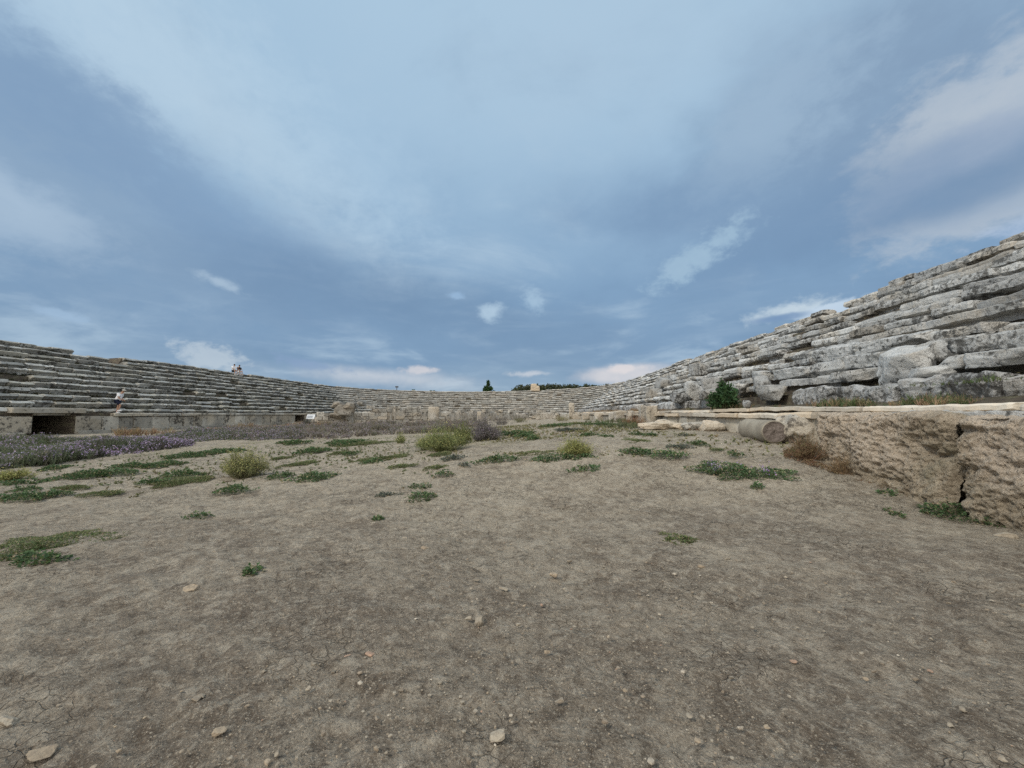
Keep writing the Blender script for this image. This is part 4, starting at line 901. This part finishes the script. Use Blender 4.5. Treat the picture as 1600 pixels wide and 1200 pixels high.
bush('grey_bush', 812, 660, 22, 10, 'small round olive bush on the far path near the ruined wall', (.16, .16, .09), ((.15, .16, .08), (.22, .22, .12)), None, 0, 39, 160, leafn=14)
bush('grey_bush', 878, 658, 26, 12, 'pale straw coloured bush right of the far path', (.25, .23, .13), ((.24, .23, .12), (.32, .29, .16)), None, 0, 40, 160, leafn=12)
bush('grey_bush', 785, 664, 30, 14, 'low dull purple bush behind the dark leafy clump', GREY, ((.16, .14, .14), (.22, .19, .18)), None, 0, 45, 160, leafn=12)
bush('dry_bush', 990, 666, 40, 18, 'rusty red dry bush left of the line of pale stones', DRY, ((.28, .15, .08), (.36, .22, .12)), None, 0, 41, 300, leafn=8)
bush('dry_bush', 1262, 716, 60, 36, 'green brown bush with bare stalks at the left end of the long conglomerate block', (.20, .13, .08), ((.11, .12, .05), (.24, .17, .09)), None, 0, 42, 330, leafn=9)
bush('dry_bush', 1318, 738, 44, 30, 'rusty dry tussock against the face of the long conglomerate block', (.24, .17, .10), ((.19, .145, .08), (.28, .21, .13)), None, 0, 43, 150, leafn=3)
bush('dry_bush', 1415, 768, 60, 26, 'dark brown dry weeds hugging the foot of the long conglomerate block', (.16, .12, .07), ((.12, .11, .05), (.18, .13, .08)), None, 0, 44, 200, leafn=4)
# green fig shrub on the right stand
gs = at_depth(1132, 626, 15.4); gs[2] = 1.75
bush('fig_shrub', 0, 0, 35, 42, 'bright green leafy shrub growing out of the right stand', (.10, .11, .06), ((.035, .08, .035), (.07, .125, .05)), None, 0, 50, 150, leafn=26, dz=gs, lw=1.5)
# thin dry stalk by the pale stones
g = gpix(1060, 668); A_ = Acc(); r = np.random.default_rng(3); n = 40; B = np.zeros((n, 3)); B[:, 2] = r.uniform(0, .6, n); B[0] = 0; Tt = B + np.stack([r.normal(0, .05, n), r.normal(0, .05, n), r.uniform(.06, .2, n)], -1); Tt[0] = (.02, 0, 1.05); blades(A_, B, Tt, np.r_[.014, np.full(n - 1, .006)], vary(r, (.10, .08, .06), n), .0, r)
place(A_, g, 'dry_stalk', M['stem'], 'thin dark dry stalk standing among the pale stones', 'dry stalk')

# ------------------------------------------------------------------ stones on the dirt
CR_, TAN, TER, GR, WH = (.37, .325, .255), (.38, .31, .225), (.42, .28, .20), (.26, .225, .175), (.52, .46, .37)
ST_ = [(290, 922, 34, 14, TAN, 'large tan angular stone alone on the left foreground dirt'), (12, 1125, 30, 22, CR_, 'squarish grey stone at the left edge of the foreground'), (62, 1177, 36, 14, TAN, 'flat oval beige stone in the bottom left corner'),
 (779, 1150, 27, 20, CR_, 'rounded pale stone with a chip broken off at the bottom centre'), (577, 1021, 14, 9, TER, 'orange pottery shard lying by itself left of centre'), (543, 1027, 12, 8, TER, 'thin orange pottery shard left of the other shard'), (664, 856, 12, 9, TAN, 'pink brown stone in the middle distance of the bare dirt'),
 (632, 840, 14, 10, CR_, 'grey pebble cluster stone left of the pink brown stone'), (749, 967, 22, 12, CR_, 'low embedded pale stone at the centre of the foreground'), (732, 965, 10, 7, CR_, 'small pale stone touching the embedded centre stone'), (874, 1097, 14, 10, CR_, 'triangular pale pebble right of the bottom centre'),
 (855, 1017, 9, 6, TAN, 'small cream pebble in the right centre foreground'), (1097, 885, 14, 8, TAN, 'brown split stone below the olive grass mat'), (1565, 839, 34, 11, CR_, 'smooth oval pale stone under the right conglomerate block'), (1240, 1031, 10, 9, TER, 'small heart shaped orange shard on the right dirt'),
 (139, 951, 26, 7, CR_, 'flat pale stone half buried on the left'), (420, 892, 22, 5, TAN, 'thin flat tan stone beside the tiny plant'), (343, 1141, 18, 9, TAN, 'tan wedge shaped stone near the bottom left'), (308, 1093, 14, 6, GR, 'grey flat pebble left, above the tan wedge stone'), (315, 1087, 12, 6, GR, 'grey flat pebble lying behind its twin'),
 (106, 1000, 13, 6, TER, 'reddish flat pebble at the left'), (185, 1173, 8, 8, TAN, 'small yellow pebble near the bottom left corner'), (744, 905, 13, 5, GR, 'dark flat flint in the centre'), (787, 919, 14, 5, CR_, 'pale split flint right of the dark flat flint'), (865, 898, 12, 7, TAN, 'tan stone right of the split flint'), (890, 877, 8, 6, GR, 'grey pebble above the tan stone'),
 (1352, 1063, 9, 6, TAN, 'sharp tan pebble on the far right dirt'), (1366, 1050, 9, 7, GR, 'dark pebble beside the sharp tan pebble'), (1157, 1139, 8, 7, WH, 'white ringed pebble at the bottom right'), (1090, 1157, 9, 5, TAN, 'brown pebble left of the white ringed pebble'), (1486, 1135, 11, 7, CR_, 'oval pebble in the bottom right corner'), (335, 862, 11, 8, GR, 'cube shaped stone in the left middle distance'),
 (358, 864, 14, 5, CR_, 'flat pale stone beside the cube shaped stone'), (219, 847, 20, 5, GR, 'flat dark stone behind the foreground on the left'), (310, 887, 10, 6, TAN, 'tan pebble above the large tan stone'), (289, 893, 12, 5, CR_, 'pale flake above the large tan stone'), (1405, 857, 10, 4, TAN, 'pinkish flake below the weeds at the right block'), (1597, 943, 12, 10, CR_, 'pale stone at the right edge'),
 (355, 751, 12, 4, GR, 'flat dark stone in front of the left bush'), (1048, 847, 9, 2, WH, 'thin white splinter at the front of the olive grass mat'), (1225, 752, 12, 3, WH, 'white flake right of the large mallow patch'), (810, 975, 8, 6, CR_, 'small round pebble right of the embedded centre stone'), (627, 1078, 9, 8, GR, 'small cube pebble in the lower centre'), (798, 1119, 6, 7, WH, 'tiny white square pebble above the bottom centre stone')]
for k, (px, py, w, h, cc, lab) in enumerate(ST_):
    g = gpix(px, py + h * .3); dist = np.linalg.norm(g - [0, 0, EYE]); sc = g[1] / FPX * 1.02; r = np.random.default_rng(2000 + k)
    W_ = w * sc * .46; flat_ = 'flat' in lab or 'thin' in lab or 'flake' in lab or 'shard' in lab
    V, F = rock((W_, W_ * r.uniform(.55, .8), W_ * (.22 if flat_ else .48)), 700 + k, 10, 9, .1, .55, .5); a = r.uniform(-.5, .5); V = orient(V, (math.cos(a), math.sin(a), r.normal(0, .06)))
    cen = g + np.array([0, 0, W_ * (.0 if flat_ else .05)]); base = (g[0], g[1], g[2])
    cat = 'pottery shard' if 'shard' in lab else 'stone'
    tag(mesh('shard' if 'shard' in lab else 'stone', V + cen, F, M['pebble'], np.broadcast_to(np.array(cc) * r.uniform(.85, 1.1), V.shape), loc=base), lab, cat, 'stones lying on the dirt')
def gravel(n, name, label, s0, s1, rmin, rmax, seed, pw):
    r = np.random.default_rng(seed); acc = Acc(); base = [rock((1, 1, 1), 50 + k, 2 if s1 < .02 else 3, 6, .12, .4, .55) for k in range(10)]
    a = r.uniform(-.98, .98, n) ; R = rmin * (rmax / rmin) ** (r.random(n) ** pw); x = R * np.sin(a); y = R * np.cos(a); e = fbm(np.c_[x * .5, y * .5, 0 * x], 3, 61)
    l, t = xy2lt(x, y); keep = (e > -.35 + .5 * (r.random(n) - .5)) & (l < 6.4); x, y = x[keep], y[keep]; n = len(x)
    sz = s0 * (s1 / s0) ** (r.random(n) ** 3.2); z = gh(x, y); pal = np.array([CR_, CR_, TAN, GR, GR, (.30, .25, .19), WH, TER]); ci = r.choice(8, n, p=[.25, .16, .1, .2, .12, .12, .035, .015])
    yaw = r.uniform(0, 6.28, n); fl = r.uniform(.25, .7, n); el_ = r.uniform(.6, 1, n)
    for b_ in range(10):
        idx = np.where(r.integers(0, 10, n) == b_)[0] if False else np.arange(b_, n, 10); V0, F0 = base[b_]; c_, s_ = np.cos(yaw[idx])[:, None], np.sin(yaw[idx])[:, None]
        X0 = V0[None, :, 0] * sz[idx][:, None]; Y0 = V0[None, :, 1] * (sz * el_)[idx][:, None]; Z0 = V0[None, :, 2] * (sz * fl)[idx][:, None]
        V = np.stack([X0 * c_ - Y0 * s_ + x[idx][:, None], X0 * s_ + Y0 * c_ + y[idx][:, None], Z0 + (z[idx] + sz[idx] * fl[idx] * .02)[:, None]], -1); nv = len(V0)
        F = (F0[0][None] + (np.arange(len(idx)) * nv)[:, None, None]).reshape(-1, 4); cc = pal[ci[idx]] * r.uniform(.75, 1.15, (len(idx), 1)); acc.add(V.reshape(-1, 3), [F], np.repeat(cc, nv, axis=0))
    tag(acc.build(name, M['pebble']), label, 'gravel', kind='stuff')
gravel(7000, 'gravel', 'loose pebbles and chips strewn over the dirt', .004, .016, 1.5, 20, 81, .75)
gravel(26000, 'fine_gravel', 'fine grit covering the near dirt', .0018, .0065, 1.3, 9, 82, .85)

# ------------------------------------------------------------------ people, sign, far things
M['skin'] = plain('skin', (.45, .27, .19, 1), .6, .1); M['white_cloth'] = plain('white_cloth', (.82, .83, .86, 1), .9, .1); M['navy'] = plain('navy_cloth', (.02, .025, .05, 1), .9, .2); M['dark'] = plain('dark_cloth', (.03, .028, .03, 1), .9, .2)
M['hair'] = plain('hair', (.018, .014, .012, 1), .7, .2); M['cap'] = plain('cap_cloth', (.55, .52, .47, 1), .9, .1); M['metal'] = plain('dark_metal', (.08, .08, .085, 1), .5, .2); M['board'] = plain('sign_board', (.66, .70, .74, 1), .5, .06); M['ink'] = plain('sign_ink', (.12, .16, .22, 1), .6, .1)
def skin_mesh(name, verts, edges, rad, mt, parent, root=0):
    me = bpy.data.meshes.new(name); bm = bmesh.new(); lay = bm.verts.layers.skin.verify(); vs = [bm.verts.new(v) for v in verts]
    for a, b_ in edges: bm.edges.new((vs[a], vs[b_]))
    for k, v in enumerate(vs): v[lay].radius = rad[k] if isinstance(rad[k], tuple) else (rad[k], rad[k]); v[lay].use_root = (k == root)
    bm.to_mesh(me); bm.free(); me.materials.append(mt); o = bpy.data.objects.new(name, me); C.objects.link(o); o.parent = parent
    o.modifiers.new('skin', 'SKIN'); s_ = o.modifiers.new('sub', 'SUBSURF'); s_.levels = s_.render_levels = 2
    for p in me.polygons: p.use_smooth = True
    return o
def person(loc, rz, pose, label, top, bottom, cap=None, hair=True, scale=1.0, group=None):
    """pose: dict of joints; x forward, y left, z up"""
    root = empty('person', loc, label=label, cat='person', group=group); root.rotation_euler = (0, 0, rz); root.scale = (scale,) * 3
    J = pose; N = list(J.keys()); ix = {k: i for i, k in enumerate(N)}
    E = [('pelvis', 'waist'), ('waist', 'chest'), ('chest', 'neck'), ('neck', 'head'), ('head', 'crown')]
    for s_ in 'lr': E += [('pelvis', 'hip' + s_), ('hip' + s_, 'knee' + s_), ('knee' + s_, 'ank' + s_), ('ank' + s_, 'toe' + s_), ('chest', 'sho' + s_), ('sho' + s_, 'elb' + s_), ('elb' + s_, 'wri' + s_), ('wri' + s_, 'hand' + s_)]
    RD = dict(pelvis=.13, waist=.115, chest=.14, neck=.055, head=.09, crown=.075, hip=.085, knee=.055, ank=.038, toe=.04, sho=.06, elb=.042, wri=.028, hand=.036)
    rad = [RD[k] if k in RD else RD[k[:-1]] for k in N]
    skin_mesh('body', [J[k] for k in N], [(ix[a], ix[b_]) for a, b_ in E], rad, M['skin'], root, ix['pelvis'])
    def seg(name, ks, es, add, mt, grow):
        ks2 = ks; i2 = {k: i for i, k in enumerate(ks2)}; return skin_mesh(name, [J[k] if k in J else add[k] for k in ks2], [(i2[a], i2[b_]) for a, b_ in es], [grow[k] for k in ks2], mt, root)
    mid = lambda a, b_, f: tuple(np.array(J[a]) * (1 - f) + np.array(J[b_]) * f)
    add = {'sl': mid('shol', 'elbl', .75), 'sr': mid('shor', 'elbr', .75), 'cn': mid('chest', 'neck', .6)}
    seg('shirt', ['pelvis', 'waist', 'chest', 'cn', 'shol', 'shor', 'sl', 'sr'], [('pelvis', 'waist'), ('waist', 'chest'), ('chest', 'cn'), ('chest', 'shol'), ('chest', 'shor'), ('shol', 'sl'), ('shor', 'sr')], add, top, dict(pelvis=.20, waist=.19, chest=.20, cn=.10, shol=.11, shor=.11, sl=.09, sr=.09))
    kf = .8; add = {'kl': mid('hipl', 'kneel', kf), 'kr': mid('hipr', 'kneer', kf)}
    seg('shorts', ['pelvis', 'hipl', 'hipr', 'kl', 'kr'], [('pelvis', 'hipl'), ('pelvis', 'hipr'), ('hipl', 'kl'), ('hipr', 'kr')], add, bottom, dict(pelvis=.155, hipl=.115, hipr=.115, kl=.09, kr=.09))
    hd = np.array(J['head']); cr = np.array(J['crown']); up = (cr - hd) / np.linalg.norm(cr - hd)
    V, F = rock((.105, .092, .075), 5, 10, 0, .0, 0); V = V / 1.15; V = V[:, [0, 1, 2]] + cr + up * .01 - np.array([.015, 0, 0])
    mesh('hair', V, F, M['hair'], smooth=True).parent = root
    if cap is not None:
        V, F = rock((.115, .1, .07), 6, 10, 0, .0, 0); V = V / 1.15 + cr + up * .035; o = mesh('cap', V, F, cap, smooth=True); o.parent = root
        V, F = rock((.08, .075, .008), 6, 6, 0, 0, 0); V = V + cr + np.array([.13, 0, .0]); o = mesh('cap_brim', V, F, cap, smooth=True); o.parent = root
    for s_ in 'lr':
        V, F = rock((.13, .05, .045), 9, 6, 0, 0, .5); V = V / 1.05 + (np.array(J['ank' + s_]) + np.array(J['toe' + s_])) / 2 + [0, 0, -.02]; o = mesh('shoe', V, F, M['white_cloth'], smooth=True); o.parent = root
    return root
man = dict(pelvis=(0, 0, .92), waist=(.03, 0, 1.07), chest=(.1, 0, 1.31), neck=(.18, 0, 1.47), head=(.26, 0, 1.56), crown=(.3, 0, 1.67), hipl=(0, .1, .88), hipr=(0, -.1, .88), kneel=(-.02, .12, .5), kneer=(.24, -.12, .56), ankl=(-.08, .12, .09), ankr=(.12, -.12, .22), toel=(.08, .13, .04), toer=(.28, -.12, .18),
           shol=(.13, .19, 1.4), shor=(.13, -.19, 1.4), elbl=(.1, .26, 1.13), elbr=(.16, -.27, 1.13), wril=(.26, .24, .94), wrir=(.34, -.22, .99), handl=(.32, .23, .88), handr=(.4, -.2, .93))
pm = [0, 0, 0]; t = 27.35; xm, ym = lt2xy(-31.0 - .02, t)
pm[2] = 1.585
person((xm, ym, pm[2]), math.radians(20), man, 'person in a white T-shirt, light cap and navy shorts stepping forward along the left podium', M['white_cloth'], M['navy'], cap=M['cap'], scale=1.0)
sit = dict(pelvis=(0, 0, .52), waist=(.0, 0, .68), chest=(.03, 0, .9), neck=(.05, 0, 1.06), head=(.09, 0, 1.16), crown=(.1, 0, 1.28), hipl=(.04, .1, .5), hipr=(.04, -.1, .5), kneel=(.46, .13, .54), kneer=(.46, -.1, .54), ankl=(.5, .13, .09), ankr=(.46, -.12, .09), toel=(.64, .14, .05), toer=(.6, -.13, .05),
           shol=(.04, .18, .98), shor=(.04, -.18, .98), elbl=(.16, .25, .76), elbr=(.2, -.22, .76), wril=(.36, .16, .68), wrir=(.38, -.14, .7), handl=(.44, .14, .64), handr=(.46, -.12, .66))
sit2 = dict(sit); sit2.update(elbl=(.1, .4, .9), wril=(.2, .5, 1.1), handl=(.22, .52, 1.18))
def top_seat(px):
    # the step of row 11 seen in this column
    d = ray(px, 583); dl = -(d[0] * CT - d[1] * ST); dt = d[0] * ST + d[1] * CT; l = 31 + d0(50) + 10.45 * RUN; return -l, dt * l / dl
for px, ps, lab, tp, bt, cp in ((365, sit2, 'person in white shirt with raised arm sitting on the top row of the stand', M['white_cloth'], M['dark'], None), (373, sit, 'dark haired person with bare legs sitting on the top row of the stand', M['dark'], M['white_cloth'], None)):
    l, t = top_seat(px); x, y = lt2xy(l, t); person((x, y, h0(50) + 10 * RISE + .02), math.radians(-25), ps, lab, tp, bt, cap=cp, scale=1.05, group='people sitting on the top row')

# information sign near the second tunnel mouth
g = gpix(485, 664); root = empty('information_sign', g, label='white tilted information board on a dark stand before the left podium', cat='sign')
def boxm(name, c, s_, mt, parent, rot=0):
    V = np.array([[a, b_, c_] for a in (-1, 1) for b_ in (-1, 1) for c_ in (-1, 1)], float) * np.array(s_) / 2; cr_, sr_ = math.cos(rot), math.sin(rot); V = np.stack([V[:, 0], V[:, 1] * cr_ - V[:, 2] * sr_, V[:, 1] * sr_ + V[:, 2] * cr_], -1) + np.array(c)
    F = np.array([(0, 1, 3, 2), (4, 6, 7, 5), (0, 4, 5, 1), (2, 3, 7, 6), (0, 2, 6, 4), (1, 5, 7, 3)]); o = mesh(name, V, [F], mt); o.parent = parent; return o
bd = boxm('board', (0, 0, 1.0), (1.0, .04, .62), M['board'], root, -.5)
for k in range(5): 
    q = boxm('text_line', (-.05 - .05 * (k % 2), -.030 - .0 * k, .86 + .065 * k), (.7, .004, .018), M['ink'], bd, -.5); q.location = (0, -.025 + (-.14 + .065 * k) * .55, 0)
for sx_ in (-.4, .4): boxm('post', (sx_, .03, .42), (.06, .06, .88), M['metal'], root)
bush('dry_bush', 478, 666, 18, 11, 'dark scrubby bush under the information board', (.06, .06, .04), ((.04, .045, .03), (.08, .08, .05)), None, 0, 55, 200, leafn=14)

# things beyond the far stand
def far_at(px, py, dep): return at_depth(px, py, dep)
c = far_at(620, 608, 150); root = empty('lamp_post', (c[0], c[1], 0), label='thin lamp post rising behind the far stand', cat='lamp post')
def cyl(name, r0, r1, z0, z1, mt, parent, n=10, off=(0, 0)):
    th = np.linspace(0, 2 * math.pi, n, endpoint=False); V = np.vstack([np.c_[np.cos(th) * r0 + off[0], np.sin(th) * r0 + off[1], 0 * th + z0], np.c_[np.cos(th) * r1 + off[0], np.sin(th) * r1 + off[1], 0 * th + z1]]); o = mesh(name, V, [tube(None, 2, n), np.arange(n)[None], np.arange(n, 2 * n)[None]], mt); o.parent = parent; return o
cyl('pole', .22, .12, 0, 12.3, M['metal'], root); boxm('lamp_head', (0, 0, 12.1), (1.1, .6, .5), M['metal'], root)
M['bark'] = plain('bark', (.10, .08, .06, 1), .9, .3)
def tree(px, ytop, w, dep, label, seed, lumps, group=None):
    c = far_at(px, ytop, dep); H = c[2]; r = np.random.default_rng(seed); root = empty('tree', (c[0], c[1], 0), label=label, cat='tree', group=group); cyl('trunk', .32, .08, 0, H * .93, M['bark'], root); A_ = Acc(); sc = dep / FPX
    for (dx, dy, rr) in lumps:
        k = 190; P = r.normal(size=(k, 3)); P /= np.linalg.norm(P, axis=1, keepdims=True); P *= (r.random((k, 1)) ** .45) * rr * sc * (1 + .3 * r.normal(size=(k, 1)) * .5); P += [dx * sc, r.normal(0, .2), H - dy * sc]
        diamonds(A_, P, r.normal(size=(k, 3)), r.normal(size=(k, 3)), np.full(k, .5), np.full(k, .32), vary(r, (.03, .075, .03), k, .35, (.07, .13, .045)))
    o = place(A_, (0, 0, 0), 'crown', M['leaf'], None, None); o.parent = root
tree(763, 595, 20, 120, 'lone green tree sticking up behind the centre of the far stand', 91, [(0, 2, 2.0), (0, 6, 2.2), (-4, 11, 3), (4, 12, 2.6), (-1, 12, 3), (-6, 15, 2.6), (0, 17, 4), (9, 18, 2)])
tree(646, 609, 8, 130, 'small tree top left of the lone tree behind the far stand', 92, [(0, 2, 2.2), (2, 4, 2)])
tree(675, 611, 8, 130, 'tiny tree top between the small tree and the lone tree', 93, [(-2, 2, 2), (3, 2, 2)])
# wooded rise with a ruined tower behind the right end of the far stand
A_ = Acc(); r = np.random.default_rng(94); k = 15000
px_ = r.uniform(800, 1075, k); dep = r.uniform(140, 168, k); hp = np.interp(px_, [800, 815, 860, 900, 950, 1075], [609.5, 605.5, 604.5, 605.5, 604, 603]) + 1.8 * fbm(np.c_[px_ * .12, 0 * px_, 0 * px_], 3, 5)
ztop = EYE + (646 - hp) * 150 / FPX; u = (px_ - 800) / 600; z = ztop - 3.0 * r.random(k) ** 1.5 - (0); P = np.stack([u * dep, dep, z], -1)
diamonds(A_, P, r.normal(size=(k, 3)), r.normal(size=(k, 3)), np.full(k, .8), np.full(k, .55), vary(r, (.04, .055, .03), k, .35, (.10, .11, .06)))
tag(A_.build('far_woods', M['leaf']), 'dark scrubby woods on the rise behind the far stand', 'woods', kind='stuff')
xs = np.linspace(-20, 100, 60); V = []; 
for x in xs:
    hh = 10.2 * min(1, max(.0, (x + 8) / 10)) if x < 2 else 10.2
    V += [(x, 128, -.5), (x, 142, hh * .92), (x, 155, hh), (x, 190, hh * .9), (x, 260, -.5)]
V = np.array(V); V = V + .6 * vfbm(V * .1, 2, 3); q = np.array([(a * 5 + b_, a * 5 + b_ + 1, a * 5 + b_ + 6, a * 5 + b_ + 5) for a in range(59) for b_ in range(4)])
tag(mesh('hill', V, [q], M['core'], smooth=True), 'low dark rise behind the far stand', 'hill', kind='structure')
A_ = Acc()
for zz in range(5):
    for xx in range(3):
        V, F = rock((.62, .9, .52), 960 + zz * 3 + xx, 5, 3, .06, .9, .9); A_.add(V + [(-1.1 + xx * 1.1) * (1 - .06 * zz), 0, 8.6 + zz * .95 * .82], F, (.55, .9, 0)) if not (zz == 4 and xx == 2) else None
c = far_at(836, 606, 138); V = np.concatenate(A_.V) + [c[0], c[1], 0]; A_.V = [V]; V2, F2 = rock((1.6, 1, 4.6), 990, 8, 3, .05, .95, .95); A_.add(V2 + [c[0], c[1] + .5, 4.3], F2, (.5, .9, 0))
o = A_.build('ruined_tower', M['ledge'], loc=(c[0], c[1], 0)); tag(o, 'beige ruined tower stub standing before the dark woods beyond the seats', 'ruin')
